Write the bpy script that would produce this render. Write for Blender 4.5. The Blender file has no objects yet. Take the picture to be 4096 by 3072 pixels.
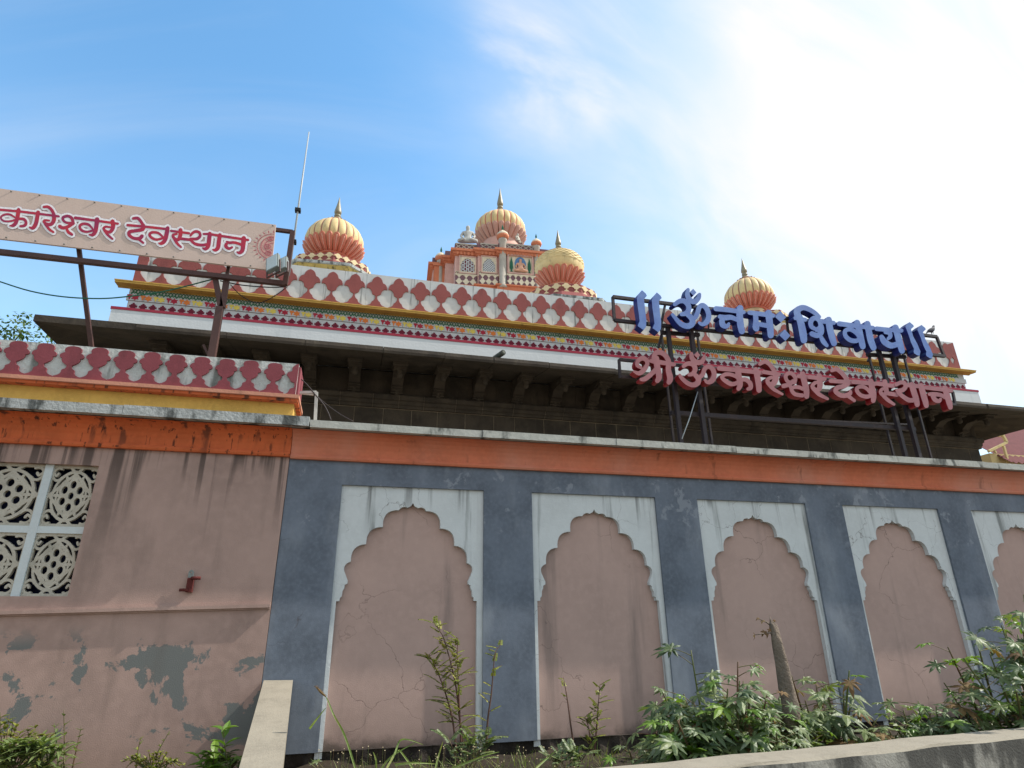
import bpy, bmesh, math, random
from mathutils import Vector, Matrix
from mathutils.geometry import delaunay_2d_cdt
R = math.radians
random.seed(7)
sc = bpy.context.scene
COL = sc.collection

# ------------------------------------------------------------------ camera
FPX, W0, H0 = 2464.567, 4096.0, 3072.0
EYE = Vector((0, 0, 1.6))
yaw, pit, rol = R(14.3773), R(21.6281), R(-0.70565)
fw = Vector((math.sin(yaw)*math.cos(pit), math.cos(yaw)*math.cos(pit), math.sin(pit)))
rt0 = Vector((math.cos(yaw), -math.sin(yaw), 0)); up0 = rt0.cross(fw)
rt = rt0*math.cos(rol) + up0*math.sin(rol); up = rt.cross(fw)
cam = bpy.data.cameras.new('camera'); camo = bpy.data.objects.new('camera', cam); COL.objects.link(camo)
m = Matrix((rt, up, -fw)).transposed().to_4x4(); m.translation = EYE; camo.matrix_world = m
cam.sensor_fit = 'HORIZONTAL'; cam.sensor_width = 36; cam.lens = 36*FPX/W0
cam.clip_start = .05; cam.clip_end = 3000
sc.camera = camo

def ray(px, py): return rt*((px-W0/2)/FPX) - up*((py-H0/2)/FPX) + fw
def at(px, py, Y): d = ray(px, py); return EYE + d*(Y/d.y)
def atz(px, py, z): d = ray(px, py); return EYE + d*((z-EYE.z)/d.z)

# ------------------------------------------------------------------ sky and sun
SUN_AZ, SUN_EL = R(98.5), R(47)           # azimuth from +Y towards +X
sd = Vector((math.cos(SUN_EL)*math.sin(SUN_AZ), math.cos(SUN_EL)*math.cos(SUN_AZ), math.sin(SUN_EL)))
sun = bpy.data.lights.new('sun', 'SUN'); suno = bpy.data.objects.new('sun', sun); COL.objects.link(suno)
sun.energy = 3.8; sun.angle = R(.5); sun.color = (1, .94, .85)
suno.rotation_euler = sd.to_track_quat('Z', 'Y').to_euler()
w = bpy.data.worlds.new('World'); sc.world = w; w.use_nodes = True
nt = w.node_tree; N = nt.nodes; L = nt.links; N.clear()
out = N.new('ShaderNodeOutputWorld'); bg = N.new('ShaderNodeBackground'); L.new(bg.outputs[0], out.inputs[0])
bg.inputs['Strength'].default_value = .15
sky = N.new('ShaderNodeTexSky'); sky.sky_type = 'NISHITA'; sky.sun_disc = False
sky.sun_elevation = SUN_EL; sky.sun_rotation = SUN_AZ; sky.air_density = 1.0; sky.dust_density = .6; sky.ozone_density = 2.2
tc = N.new('ShaderNodeTexCoord')
def wmath(op, a, b=None, clamp=False):
    n = N.new('ShaderNodeMath'); n.operation = op; n.use_clamp = clamp
    for i, v in enumerate((a, b)):
        if v is None: continue
        if isinstance(v, (int, float)): n.inputs[i].default_value = v
        else: L.new(v, n.inputs[i])
    return n.outputs[0]
def wnoise(rot, scl, scale, detail, dist):
    mp = N.new('ShaderNodeMapping'); L.new(tc.outputs['Generated'], mp.inputs[0])
    mp.inputs['Rotation'].default_value = rot; mp.inputs['Scale'].default_value = scl
    n = N.new('ShaderNodeTexNoise'); n.inputs['Scale'].default_value = scale; n.inputs['Detail'].default_value = detail
    n.inputs['Distortion'].default_value = dist; n.inputs['Roughness'].default_value = .55
    L.new(mp.outputs[0], n.inputs[0]); return n.outputs[0]
def wdot(v):
    n = N.new('ShaderNodeVectorMath'); n.operation = 'DOT_PRODUCT'; L.new(tc.outputs['Generated'], n.inputs[0])
    n.inputs[1].default_value = v; return n.outputs['Value']
def wmap(v, a, b, c=0, d=1):
    n = N.new('ShaderNodeMapRange'); n.interpolation_type = 'SMOOTHSTEP'; L.new(v, n.inputs[0])
    for i, q in enumerate((a, b, c, d)): n.inputs[i+1].default_value = q
    return n.outputs[0]
glare = ray(4150, 420).normalized()
cirr = wnoise((.5, .9, .3), (1, 3.2, 1.2), 2.1, 7, .7)
wisp = wnoise((.3, .4, 1.1), (1.0, 5.5, 1.5), 1.3, 8, .9)
d = wdot(glare)
bank = wmath('POWER', wmath('DIVIDE', wmath('MAXIMUM', wmath('SUBTRACT', d, .40), 0), .57), 4.2)                       # thick cloud bank towards the sun
dens = wmath('ADD', bank, wmath('MULTIPLY', wmath('SUBTRACT', cirr, .5), wmath('ADD', wmath('MULTIPLY', bank, 1.5), .22)))
puff = wmap(wdot(ray(2250, 180).normalized()), .985, .999)
dens = wmath('ADD', dens, wmath('MULTIPLY', puff, wmap(wisp, .45, .75, 0, .55)))
thin = wmath('MULTIPLY', wmap(wisp, .45, .85, 0, .16), 1.0)
sz = N.new('ShaderNodeSeparateXYZ'); L.new(tc.outputs['Generated'], sz.inputs[0])
veil = wmap(sz.outputs[2], .75, .05, 0, .30)      # haze thickens towards the horizon
mask = wmath('MAXIMUM', dens, wmath('ADD', thin, veil), True)
mix = N.new('ShaderNodeMix'); mix.data_type = 'RGBA'; L.new(mask, mix.inputs[0])
gain = N.new('ShaderNodeMix'); gain.data_type = 'RGBA'; gain.blend_type = 'MULTIPLY'; gain.inputs[0].default_value = 1
L.new(sky.outputs[0], gain.inputs[6]); gain.inputs[7].default_value = (.98, 1.42, 1.44, 1)
L.new(gain.outputs[2], mix.inputs[6]); mix.inputs[7].default_value = (4.45, 4.4, 4.35, 1)
back = N.new('ShaderNodeMix'); back.data_type = 'RGBA'          # unseen white cloud added behind the viewer to neutralise the tint of shaded faces
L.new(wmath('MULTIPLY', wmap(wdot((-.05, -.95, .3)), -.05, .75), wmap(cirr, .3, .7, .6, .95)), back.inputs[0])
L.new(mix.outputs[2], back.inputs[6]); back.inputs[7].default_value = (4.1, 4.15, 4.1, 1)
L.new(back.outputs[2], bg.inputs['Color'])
vs = sc.view_settings; vs.view_transform = 'Standard'; vs.look = 'None'; vs.gamma = 1; vs.use_curve_mapping = False
vs.exposure = 0.62
try: sc.display_settings.display_device = 'sRGB'
except Exception: pass
sc.cycles.use_denoising = True
sc.cycles.max_bounces = 6

# ------------------------------------------------------------------ materials
MATS = {}
def srgb(h):
    h = h.lstrip('#'); c = [int(h[i:i+2], 16)/255 for i in (0, 2, 4)]
    return tuple(((x+.055)/1.055)**2.4 if x > .04045 else x/12.92 for x in c)
class NB:
    def __init__(s, name):
        s.m = bpy.data.materials.new(name); s.m.use_nodes = True; s.t = s.m.node_tree
        s.N = s.t.nodes; s.L = s.t.links; s.b = s.N['Principled BSDF']
        s.g = s.N.new('ShaderNodeNewGeometry'); s.pos = s.g.outputs['Position']
    def lk(s, a, i):
        if isinstance(a, (int, float)): i.default_value = a
        elif isinstance(a, tuple): i.default_value = a if len(a) == 4 or len(i.default_value) == 3 else (*a, 1)
        else: s.L.new(a, i)
    def noise(s, scale, detail=4, scl=(1, 1, 1), dist=0, rough=.55, loc=(0, 0, 0)):
        mp = s.N.new('ShaderNodeMapping'); s.L.new(s.pos, mp.inputs[0]); mp.inputs['Scale'].default_value = scl; mp.inputs['Location'].default_value = loc
        n = s.N.new('ShaderNodeTexNoise'); s.L.new(mp.outputs[0], n.inputs[0]); n.inputs['Scale'].default_value = scale
        n.inputs['Detail'].default_value = detail; n.inputs['Distortion'].default_value = dist; n.inputs['Roughness'].default_value = rough
        return n.outputs[0]
    def step(s, v, a, b, c=0, d=1):
        n = s.N.new('ShaderNodeMapRange'); n.interpolation_type = 'SMOOTHSTEP'; s.lk(v, n.inputs[0])
        for i, q in enumerate((a, b, c, d)): n.inputs[i+1].default_value = q
        return n.outputs[0]
    def math(s, op, a, b=0):
        n = s.N.new('ShaderNodeMath'); n.operation = op; s.lk(a, n.inputs[0]); s.lk(b, n.inputs[1]); return n.outputs[0]
    def mix(s, f, a, b, mode='MIX'):
        n = s.N.new('ShaderNodeMix'); n.data_type = 'RGBA'; n.blend_type = mode
        s.lk(f, n.inputs[0]); s.lk(a, n.inputs[6]); s.lk(b, n.inputs[7]); return n.outputs[2]
    def z(s):
        n = s.N.new('ShaderNodeSeparateXYZ'); s.L.new(s.pos, n.inputs[0]); return n.outputs
    def cracks(s, scale, width, cover, loc=(0, 0, 0)):
        mp = s.N.new('ShaderNodeMapping'); s.L.new(s.pos, mp.inputs[0]); mp.inputs['Location'].default_value = loc
        nn = s.N.new('ShaderNodeTexNoise'); s.L.new(mp.outputs[0], nn.inputs[0]); nn.inputs['Scale'].default_value = 3; nn.inputs['Detail'].default_value = 5
        a = s.N.new('ShaderNodeVectorMath'); a.operation = 'SCALE'; s.L.new(nn.outputs['Color'], a.inputs[0]); a.inputs['Scale'].default_value = .45
        b = s.N.new('ShaderNodeVectorMath'); b.operation = 'ADD'; s.L.new(mp.outputs[0], b.inputs[0]); s.L.new(a.outputs[0], b.inputs[1])
        v = s.N.new('ShaderNodeTexVoronoi'); v.feature = 'DISTANCE_TO_EDGE'; v.inputs['Scale'].default_value = scale; s.L.new(b.outputs[0], v.inputs[0])
        line = s.step(v.outputs['Distance'], 0, width, 1, 0)
        return s.math('MULTIPLY', line, s.step(s.noise(.9, 3, loc=(loc[0]+5, 0, 2)), 1-cover-.05, 1-cover+.08))
    def done(s, col, rough=.85, bump=0, bscale=40, spec=.3, metal=0, h=None):
        s.lk(col, s.b.inputs['Base Color']); s.lk(rough, s.b.inputs['Roughness']); s.b.inputs['Metallic'].default_value = metal
        s.b.inputs['Specular IOR Level'].default_value = spec
        if bump:
            bp = s.N.new('ShaderNodeBump'); bp.inputs['Strength'].default_value = bump; bp.inputs['Distance'].default_value = .02
            s.lk(h if h is not None else s.noise(bscale, 5), bp.inputs['Height']); s.L.new(bp.outputs[0], s.b.inputs['Normal'])
        MATS[s.m.name] = s.m; return s.m
def scaled(c, k): return tuple(min(1, x*k) for x in c[:3])
def paint(name, col, var=.25, vscale=2.5, grime=None, gamt=.5, gscale=(5, 5, .6), gthr=(.52, .75), peel=None, pthr=(.62, .66),
          pscale=2.5, crack=0, cscale=1.1, rough=.85, bump=.25, bscale=45, zdrip=None, zpatch=None, spec=.3, fade=None, foot=None):
    n = NB(name); col = srgb(col) if isinstance(col, str) else col
    c = n.mix(n.step(n.noise(vscale, 6), .3, .72), col, scaled(col, 1-var))
    c = n.mix(n.step(n.noise(vscale*9, 4, loc=(3, 1, 7)), .35, .8, 0, .6), c, scaled(col, 1+var*.5))
    if fade: c = n.mix(n.step(n.noise(.8, 5, scl=(1, 1, .5), loc=(9, 2, 1)), .38, .68, 0, .8), c, srgb(fade))
    if peel:
        f = n.step(n.noise(pscale, 9, dist=.4, rough=.62, loc=(1.3, 0, .4)), *pthr)
        if zpatch: f = n.math('MULTIPLY', f, n.math('MULTIPLY', n.step(n.z()[2], zpatch[1], zpatch[1]-.25), n.step(n.z()[2], zpatch[0], zpatch[0]+.2)))
        c = n.mix(f, c, srgb(peel))
    if grime:
        f = n.step(n.noise(1, 7, scl=gscale), gthr[0], gthr[1], 0, gamt)
        c = n.mix(f, c, srgb(grime))
    if zdrip:   # stains running down from an edge at height z1, each of its own length
        z1, ln, amt, dens = zdrip
        st = n.noise(1, 5, scl=(9, 9, .25), loc=(2, 0, 0)); hl = n.noise(1, 2, scl=(2.5, 2.5, .1), loc=(4, 0, 0))
        dz = n.math('SUBTRACT', z1, n.z()[2])
        reach = n.step(n.math('DIVIDE', dz, n.math('MULTIPLY', n.step(hl, .3, .7, .15, 1), ln)), 0, 1, 1, 0)
        c = n.mix(n.math('MULTIPLY', n.math('MULTIPLY', n.step(st, dens, dens+.12), reach), amt), c, srgb('2b2624'))
    if foot:    # rising damp and moss with a ragged upper edge at about height foot[0]
        zz = n.math('ADD', n.z()[2], n.math('MULTIPLY', n.math('SUBTRACT', n.noise(2.2, 8, rough=.65), .5), foot[1]))
        c = n.mix(n.step(zz, foot[0]+.06, foot[0]-.12, 0, .8), c, srgb(foot[2]))
        c = n.mix(n.step(zz, foot[0]+.5, foot[0]-.2, 0, .25), c, srgb('6a5f56'))
    h = n.noise(bscale, 5)
    if crack:
        k = n.cracks(cscale, .007, crack*.8)
        c = n.mix(n.math('MULTIPLY', k, .6), c, srgb('4a3d38')); h = n.math('SUBTRACT', h, n.math('MULTIPLY', k, 1.5))
    return n.done(c, rough, bump, h=h, spec=spec)

paint('grey_blue_plaster', '6a727e', .32, 2.6, grime='959ba3', gamt=.6, gscale=(2.6, 2.6, .9), gthr=(.46, .78), peel='80868f', pthr=(.585, .65), pscale=4.5, crack=.45, cscale=.8, zpatch=(2.5, 4.5), bump=.1, bscale=90)
paint('niche_pink', 'b3988e', .12, 1.6, grime='625a56', gamt=.65, gscale=(4.2, 4.2, .35), gthr=(.54, .78), crack=.62, cscale=1.4, foot=(.60, .5, '3a332c'), bump=.12, bscale=110)
paint('arch_white', 'cbcfcf', .10, 2, grime='5f625f', gamt=.75, gscale=(7, 7, .5), gthr=(.56, .74), crack=.62, cscale=2.0, zdrip=(3.11, .7, .55, .55), bump=.15)
paint('wall_pink', 'a68c82', .2, 1.2, grime='5f544c', gamt=.5, gscale=(3.5, 3.5, .5), gthr=(.5, .8), peel='6b6d6b', pthr=(.525, .545), pscale=2.0, crack=.3, zdrip=(3.4, 1.3, .75, .46), foot=(.34, .5, '4a4036'), zpatch=(.5, 1.7), bump=.15, bscale=110)
paint('cornice_orange', 'cd7656', .22, 2, fade='c68e7a', grime='3c2a24', gamt=.6, gscale=(7, 7, .4), gthr=(.60, .74), crack=.4, cscale=.9, bump=.15)
paint('cornice_orange_stained', 'c8663c', .25, 2, grime='3a241c', gamt=.8, gscale=(24, 24, .22), gthr=(.59, .66), zdrip=(3.72, .9, .8, .54), crack=.2, bump=.15)
paint('coping_white', 'b4b4ac', .22, 5, grime='3f4340', gamt=.85, gscale=(6, 6, 2.5), gthr=(.54, .68), crack=.5, cscale=2.2, bump=.25, bscale=30)
paint('coping_grey', 'a9acaa', .3, 5, grime='3a3d3b', gamt=.85, gscale=(7, 7, 2), gthr=(.47, .62), bump=.6, bscale=30)
paint('yellow_paint', 'cea454', .2, 3, grime='4a4028', gamt=.6, gscale=(9, 9, 1), gthr=(.58, .75), bump=.15)
paint('yellow_stained', 'b39c5c', .3, 4, grime='2f2b20', gamt=.8, gscale=(9, 9, 1.2), gthr=(.48, .66), bump=.3)
paint('petal_red', '8e4f4c', .15, 3, grime='5a3436', gamt=.35, gscale=(4, 4, 1), bump=.25)
paint('petal_red_dark', '84434a', .18, 4, grime='4a2a2c', gamt=.4, gscale=(5, 5, 1), bump=.15, bscale=90)
paint('parapet_white', 'c4c6c5', .12, 2, grime='565a5a', gamt=.7, gscale=(15, 15, .8), gthr=(.56, .70), bump=.12)
paint('parapet_white_mossy', 'bcc0bc', .25, 6, grime='3f443e', gamt=.75, gscale=(8, 8, 1.6), gthr=(.48, .68), bump=.5, bscale=35)
paint('temple_white', 'd2d4d4', .05, 1.5, grime='9aa3a8', gamt=.45, gscale=(4, 4, .6), gthr=(.55, .85), bump=.2, bscale=25)
paint('lip_pink', 'c48a72', .15, 4, grime='4a3a34', gamt=.5, bump=.2)
paint('line_red', '9c3446', .1, 4, bump=.05)
paint('frieze_green', '3f7556', .15, 6, bump=.05)
paint('frieze_red', 'ad3042', .1, 6, bump=.05)
paint('frieze_orange', 'e08040', .1, 6, bump=.05)
paint('frieze_yellow', 'e3cc62', .1, 6, bump=.05)
paint('frieze_maroon', '6e2234', .1, 6, bump=.05)
paint('cream_paint', 'd9c49c', .12, 4, grime='8a7450', gamt=.3, bump=.1)
paint('dome_gold', 'dcc28c', .16, 5, grime='7d735a', gamt=.6, gscale=(6, 6, 1.5), gthr=(.52, .78), bump=.12, rough=.6)
paint('dome_rib', 'a87c66', .15, 6, bump=.1)
paint('petal_orange', 'c97860', .14, 4, grime='cc948a', gamt=.5, bump=.1, rough=.55)
paint('petal_pale', 'd0a596', .12, 4, bump=.1)
paint('petal_midrib', 'e0b7a2', .1, 6, bump=.05)
paint('tower_pink', 'cfa79c', .15, 4, grime='7a6a62', gamt=.5, bump=.2)
paint('tower_orange', 'cb7d5c', .15, 4, grime='6a4438', gamt=.35, bump=.15)
paint('tower_grey', 'b3aca0', .2, 5, grime='5d5850', gamt=.6, bump=.3)
paint('tower_mauve', '7a5a62', .2, 6, grime='3d3235', gamt=.5, bump=.2)
paint('tower_cream', 'd9cdb4', .15, 5, grime='80735e', gamt=.4, bump=.15)
paint('statue_white', 'b9b9b4', .2, 8, grime='55544f', gamt=.5, gscale=(9, 9, 3), bump=.2)
paint('brass_finial', '8c8266', .25, 9, rough=.45, bump=.1, spec=.6)
paint('concrete_light', '938b7c', .18, 4, grime='6b6458', gamt=.4, gscale=(6, 6, 6), bump=.25, bscale=80)
paint('concrete_stained', '9a9890', .3, 3, grime='2e2e2c', gamt=.85, gscale=(3, 3, 1.2), gthr=(.42, .56), crack=.3, bump=.3, bscale=60)
paint('plinth_rubble', '453d36', .5, 7, grime='1e1a17', gamt=.8, gscale=(7, 7, 5), gthr=(.4, .6), bump=1, bscale=16)
paint('jali_cement', 'b6b0a2', .18, 8, grime='6d6c5c', gamt=.4, gscale=(8, 8, 5), bump=.4)
paint('jali_paint', 'c3cacb', .08, 5, bump=.15)
paint('steel_brown', '4a302c', .25, 8, grime='6b4a3a', gamt=.3, bump=.1, rough=.6, spec=.4)
paint('steel_dark', '2c2225', .25, 8, grime='5a3a30', gamt=.3, bump=.1, rough=.6, spec=.4)
paint('steel_blue_end', '27285e', .1, 8, bump=.05)
paint('steel_grey', 'a5abae', .1, 8, bump=.05, rough=.4)
paint('rust_red', '5a2724', .2, 9, bump=.3)
paint('pipe_grey', '5d6058', .25, 9, bump=.2)
paint('pipe_white', 'c2bfb8', .12, 9, bump=.1)
paint('rubber_black', '1a1a1c', .1, 9, rough=.6)
paint('black_void', '070707', .1, 9)
paint('void_blue', '1a2140', .1, 9)
paint('banner_beige', 'c8b2a6', .05, 2, grime='a39484', gamt=.35, gscale=(3, 3, 1), bump=.1, rough=.6)
paint('banner_white', 'e6e4e6', .03, 3, rough=.5)
paint('banner_line', '9a6a72', .05, 3, rough=.5)
paint('mandala_pink', 'b5656c', .1, 9, rough=.6)
paint('mandala_blush', 'c99a90', .08, 9, rough=.6)
paint('shed_cream', 'cdb985', .12, 3, grime='8a7a58', gamt=.3, bump=.15)
paint('shed_roof', '7d4a4a', .2, 6, grime='4d3232', gamt=.4, bump=.1)
paint('bark', '6a5a4a', .35, 9, grime='3a3028', gamt=.5, gscale=(14, 14, 2), bump=1, bscale=30)
paint('dead_wood', '7d7063', .3, 9, grime='4d3d30', gamt=.6, gscale=(20, 20, 2), bump=1, bscale=40)
paint('pigeon_grey', '4b4a52', .3, 20, rough=.7)
paint('pigeon_red', '8a3b36', .2, 20)
paint('lamp_metal', '6a7270', .15, 9, rough=.45, spec=.5)
paint('lamp_glass', 'b8c4c2', .05, 9, rough=.15, spec=.6)
paint('soil', '352c22', .5, 5, grime='2c231b', gamt=.5, gscale=(6, 6, 6), bump=1, bscale=20)
paint('asphalt', '504d4a', .25, 3, grime='7a7268', gamt=.4, gscale=(2, 2, 2), bump=.7, bscale=90)
paint('dusty_ground', '8e7a62', .3, .6, grime='5b5a3c', gamt=.5, gscale=(.5, .5, .5), bump=.8, bscale=8)
def dark_stone():
    n = NB('dark_stone'); a, b = srgb('4d453c'), srgb('332e29')
    c = n.mix(n.step(n.noise(3, 7), .35, .7), a, b)
    c = n.mix(n.math('MULTIPLY', n.g.outputs['Random Per Island'], .6), c, srgb('453d35'))
    c = n.mix(n.step(n.noise(1, 6, scl=(5, 5, 1)), .58, .8, 0, .35), c, srgb('6f6656'))
    n.done(c, .9, .4, 25)
dark_stone()
paint('mortar', '857866', .25, 6, bump=.3)
def letter(name, a, b):
    n = NB(name); c = n.mix(n.step(n.noise(4, 4), .35, .7), srgb(a), srgb(b)); n.done(c, .45, .05, 30, spec=.5)
letter('blue_face', '4466aa', '5a7cb8'); letter('blue_side', '1d2a78', '18205e')
letter('red_face', '96585d', '884c52'); letter('red_side', '8c1c26', '7c1820')
def banner_print():
    n = NB('banner_red')   # printed colour fades from red at the headline to purple at the feet of the letters
    c = n.mix(n.step(n.noise(5, 3), .3, .7), srgb('b82c3c'), srgb('8e2450')); n.done(c, .5, 0)
banner_print()
def leafmat(name, a, b, c3, rough=.42, dust=None):
    n = NB(name); r = n.g.outputs['Random Per Island']
    c = n.mix(r, srgb(a), srgb(b)); c = n.mix(n.step(n.noise(5, 4), .45, .7, 0, .7), c, srgb(c3))
    if dust: c = n.mix(n.step(n.noise(14, 4, loc=(4, 4, 4)), .5, .7, 0, .45), c, srgb(dust))
    n.done(c, rough, .2, 60, spec=.5)
    tr = n.N.new('ShaderNodeBsdfTranslucent'); n.lk(n.mix(1.0, c, (.9, 1.0, .3), 'MULTIPLY'), tr.inputs[0])
    ms = n.N.new('ShaderNodeMixShader'); ms.inputs[0].default_value = .35; o = n.N['Material Output']
    n.L.new(n.b.outputs[0], ms.inputs[1]); n.L.new(tr.outputs[0], ms.inputs[2]); n.L.new(ms.outputs[0], o.inputs[0])
leafmat('castor_leaf', '42583a', '7a8a58', '8c9658', .45, 'b4baa4')
leafmat('castor_leaf_young', '5f8230', '7d9a38', '4f7030', .4)
leafmat('pinnate_leaf', '94983f', '6a7a42', 'a89c48', .6)
leafmat('weed_leaf', '66794a', '86945c', '55643c', .5)
leafmat('grass_blade', '93a35c', '6f8c46', 'b3aa6a', .55)
leafmat('tree_leaf', '4a6238', '6a8048', '38502c', .5)
leafmat('dry_leaf', '8a6a44', '6b5236', 'a08a5a', .8)
leafmat('stem_green', '6c7a44', '7c5a48', '5c6a3a', .6)
leafmat('stem_brown', '5a4034', '6b4a3c', '4a3830', .7)

# ------------------------------------------------------------------ mesh helpers
def pick(ov, of, F, V, npoly):
    PP = []
    for f in F:
        p = [V[i] for i in f]; xs = [q.x for q in p]; ys = [q.y for q in p]; PP.append((min(xs), max(xs), min(ys), max(ys), p))
    def inside(x, y, p):
        c = False; j = len(p)-1
        for i in range(len(p)):
            if (p[i].y > y) != (p[j].y > y) and x < (p[j].x-p[i].x)*(y-p[i].y)/(p[j].y-p[i].y)+p[i].x: c = not c
            j = i
        return c
    keep = []
    for f in of:
        x = sum(ov[i].x for i in f)/len(f); y = sum(ov[i].y for i in f)/len(f)
        if any(a <= x <= b and c <= y <= d and inside(x, y, p) for a, b, c, d, p in PP[npoly:]): continue
        if any(a <= x <= b and c <= y <= d and inside(x, y, p) for a, b, c, d, p in PP[:npoly]): keep.append(f)
    return keep
class MB:
    def __init__(s): s.v = []; s.f = []; s.m = []; s.smooth = []
    def add(s, vs_, fs, mi=0, sm=False):
        o = len(s.v); s.v += [tuple(v) for v in vs_]
        for k, f in enumerate(fs):
            s.f.append([o+i for i in f]); s.m.append(mi[k] if isinstance(mi, list) else mi); s.smooth.append(sm)
    def box(s, x0, x1, y0, y1, z0, z1, mi=0):
        s.add([(x0,y0,z0),(x1,y0,z0),(x1,y1,z0),(x0,y1,z0),(x0,y0,z1),(x1,y0,z1),(x1,y1,z1),(x0,y1,z1)],
              [(0,1,5,4),(1,2,6,5),(2,3,7,6),(3,0,4,7),(4,5,6,7),(3,2,1,0)], mi)
    def obox(s, o, ux, uy, uz, mi=0):       # box from corner o with edge vectors
        o, ux, uy, uz = map(Vector, (o, ux, uy, uz))
        P = [o, o+ux, o+ux+uy, o+uy]; P += [p+uz for p in P]
        s.add(P, [(0,1,5,4),(1,2,6,5),(2,3,7,6),(3,0,4,7),(4,5,6,7),(3,2,1,0)], mi)
    def bar(s, p, q, w_, h_=None, upv=(0, 0, 1), mi=0):
        p, q = Vector(p), Vector(q); h_ = h_ or w_; d_ = (q-p).normalized(); u = Vector(upv)
        if abs(d_.dot(u)) > .95: u = Vector((0, 1, 0))
        a = d_.cross(u).normalized(); b = a.cross(d_).normalized()
        s.obox(p-a*w_/2-b*h_/2, a*w_, q-p, b*h_, mi)
    def extx(s, prof, x0, x1, mi=0):       # profile [(y,z)] extruded along X
        n = len(prof); s.add([(x0, y, z) for y, z in prof]+[(x1, y, z) for y, z in prof],
            [(i, (i+1) % n, (i+1) % n+n, i+n) for i in range(n)]+[tuple(range(n))[::-1], tuple(range(n, 2*n))], mi)
    def tube(s, pts, r, seg=8, mi=0, cap=True):
        pts = [Vector(p) for p in pts]; rr = r if isinstance(r, (list, tuple)) else [r]*len(pts); V = []; prev = None
        for i, p in enumerate(pts):
            t = (pts[min(i+1, len(pts)-1)]-pts[max(i-1, 0)]).normalized()
            a = t.cross(Vector((0, 0, 1)) if abs(t.z) < .9 else Vector((0, 1, 0))).normalized() if prev is None else (prev-t*prev.dot(t)).normalized()
            prev = a; b = t.cross(a)
            V += [p+(a*math.cos(2*math.pi*k/seg)+b*math.sin(2*math.pi*k/seg))*rr[i] for k in range(seg)]
        F = [(i*seg+k, i*seg+(k+1) % seg, (i+1)*seg+(k+1) % seg, (i+1)*seg+k) for i in range(len(pts)-1) for k in range(seg)]
        if cap: F += [tuple(range(seg))[::-1], tuple(range((len(pts)-1)*seg, len(pts)*seg))]
        s.add(V, F, mi, True)
    def lathe(s, prof, c=(0, 0, 0), seg=32, rf=None, mi=0, mf=None, sm=True):
        V = []; F = []; M_ = []
        for i, (r, z) in enumerate(prof):
            for k in range(seg):
                a = 2*math.pi*k/seg; q = r*(rf(a, i/(len(prof)-1), z) if rf else 1)
                V.append((c[0]+q*math.cos(a), c[1]+q*math.sin(a), c[2]+z))
        for i in range(len(prof)-1):
            for k in range(seg):
                F.append((i*seg+k, i*seg+(k+1) % seg, (i+1)*seg+(k+1) % seg, (i+1)*seg+k)); M_.append(mf(k, i) if mf else mi)
        F += [tuple(range(seg))[::-1], tuple(range((len(prof)-1)*seg, len(prof)*seg))]; M_ += [mi, mi]
        s.add(V, F, M_, sm)
    def slab(s, polys, holes, put, d0, d1, mf=0, ms=None, eps=1e-6, back=True):
        """union of 2-D polygons minus holes, extruded from depth d0 (front) to d1; put(u,v,d)->xyz"""
        V = []; F = []
        for P in polys+holes:
            a = sum(P[i][0]*P[(i+1) % len(P)][1]-P[(i+1) % len(P)][0]*P[i][1] for i in range(len(P)))
            P = P if a > 0 else P[::-1]
            F.append(list(range(len(V), len(V)+len(P)))); V += [Vector(p) for p in P]
        ov, oe, of, _, _, orig = delaunay_2d_cdt(V, [], F, 0, eps)
        npoly = len(polys); keep = pick(ov, of, F, V, npoly)
        cnt = {}
        for f in keep:
            for i in range(len(f)): cnt[(f[i], f[(i+1) % len(f)])] = 1
        used = sorted({i for f in keep for i in f}); ix = {u: k for k, u in enumerate(used)}; n = len(used)
        VV = [put(ov[u][0], ov[u][1], d0) for u in used]+[put(ov[u][0], ov[u][1], d1) for u in used]
        ms = mf if ms is None else ms
        FF = [[ix[i] for i in f] for f in keep]; MM = [mf]*len(FF)
        if back: FF += [[ix[i]+n for i in f[::-1]] for f in keep]; MM += [ms]*len(keep)
        for (a, b) in cnt:
            if (b, a) not in cnt: FF.append([ix[b], ix[a], ix[a]+n, ix[b]+n]); MM.append(ms)
        s.add(VV, FF, MM)
    def rep(s, other, off):               # append a copy of another builder moved by off
        o = len(s.v); ox, oy, oz = off
        s.v += [(a+ox, b+oy, c+oz) for a, b, c in other.v]; s.f += [[o+i for i in f] for f in other.f]; s.m += other.m; s.smooth += other.smooth
    def xf(s, fn): s.v = [tuple(fn(Vector(v))) for v in s.v]; return s
    def build(s, name, mats, parent=None, normals=True, label=None, cat=None, group=None, kind=None, loc=None):
        me = bpy.data.meshes.new(name)
        if loc is not None: s.v = [(a-loc[0], b-loc[1], c-loc[2]) for a, b, c in s.v]
        me.from_pydata(s.v, [], s.f)
        for mn in (mats if isinstance(mats, (list, tuple)) else [mats]): me.materials.append(MATS[mn])
        me.polygons.foreach_set('material_index', s.m); me.polygons.foreach_set('use_smooth', s.smooth)
        if normals:
            b = bmesh.new(); b.from_mesh(me); bmesh.ops.recalc_face_normals(b, faces=b.faces); b.to_mesh(me); b.free()
        me.update()
        o = bpy.data.objects.new(name, me); COL.objects.link(o)
        if loc is not None: o.location = loc
        if parent is not None: o.parent = parent
        return tag(o, label, cat, group, kind)
def tag(o, label=None, cat=None, group=None, kind=None):
    for k, v in (('label', label), ('category', cat), ('group', group), ('kind', kind)):
        if v: o[k] = v
    return o
def thing(name, label, cat, loc=(0, 0, 0), group=None, rz=0):
    o = bpy.data.objects.new(name, None); COL.objects.link(o); o.location = loc; o.rotation_euler.z = rz
    o.empty_display_size = .3; return tag(o, label, cat, group)
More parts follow.
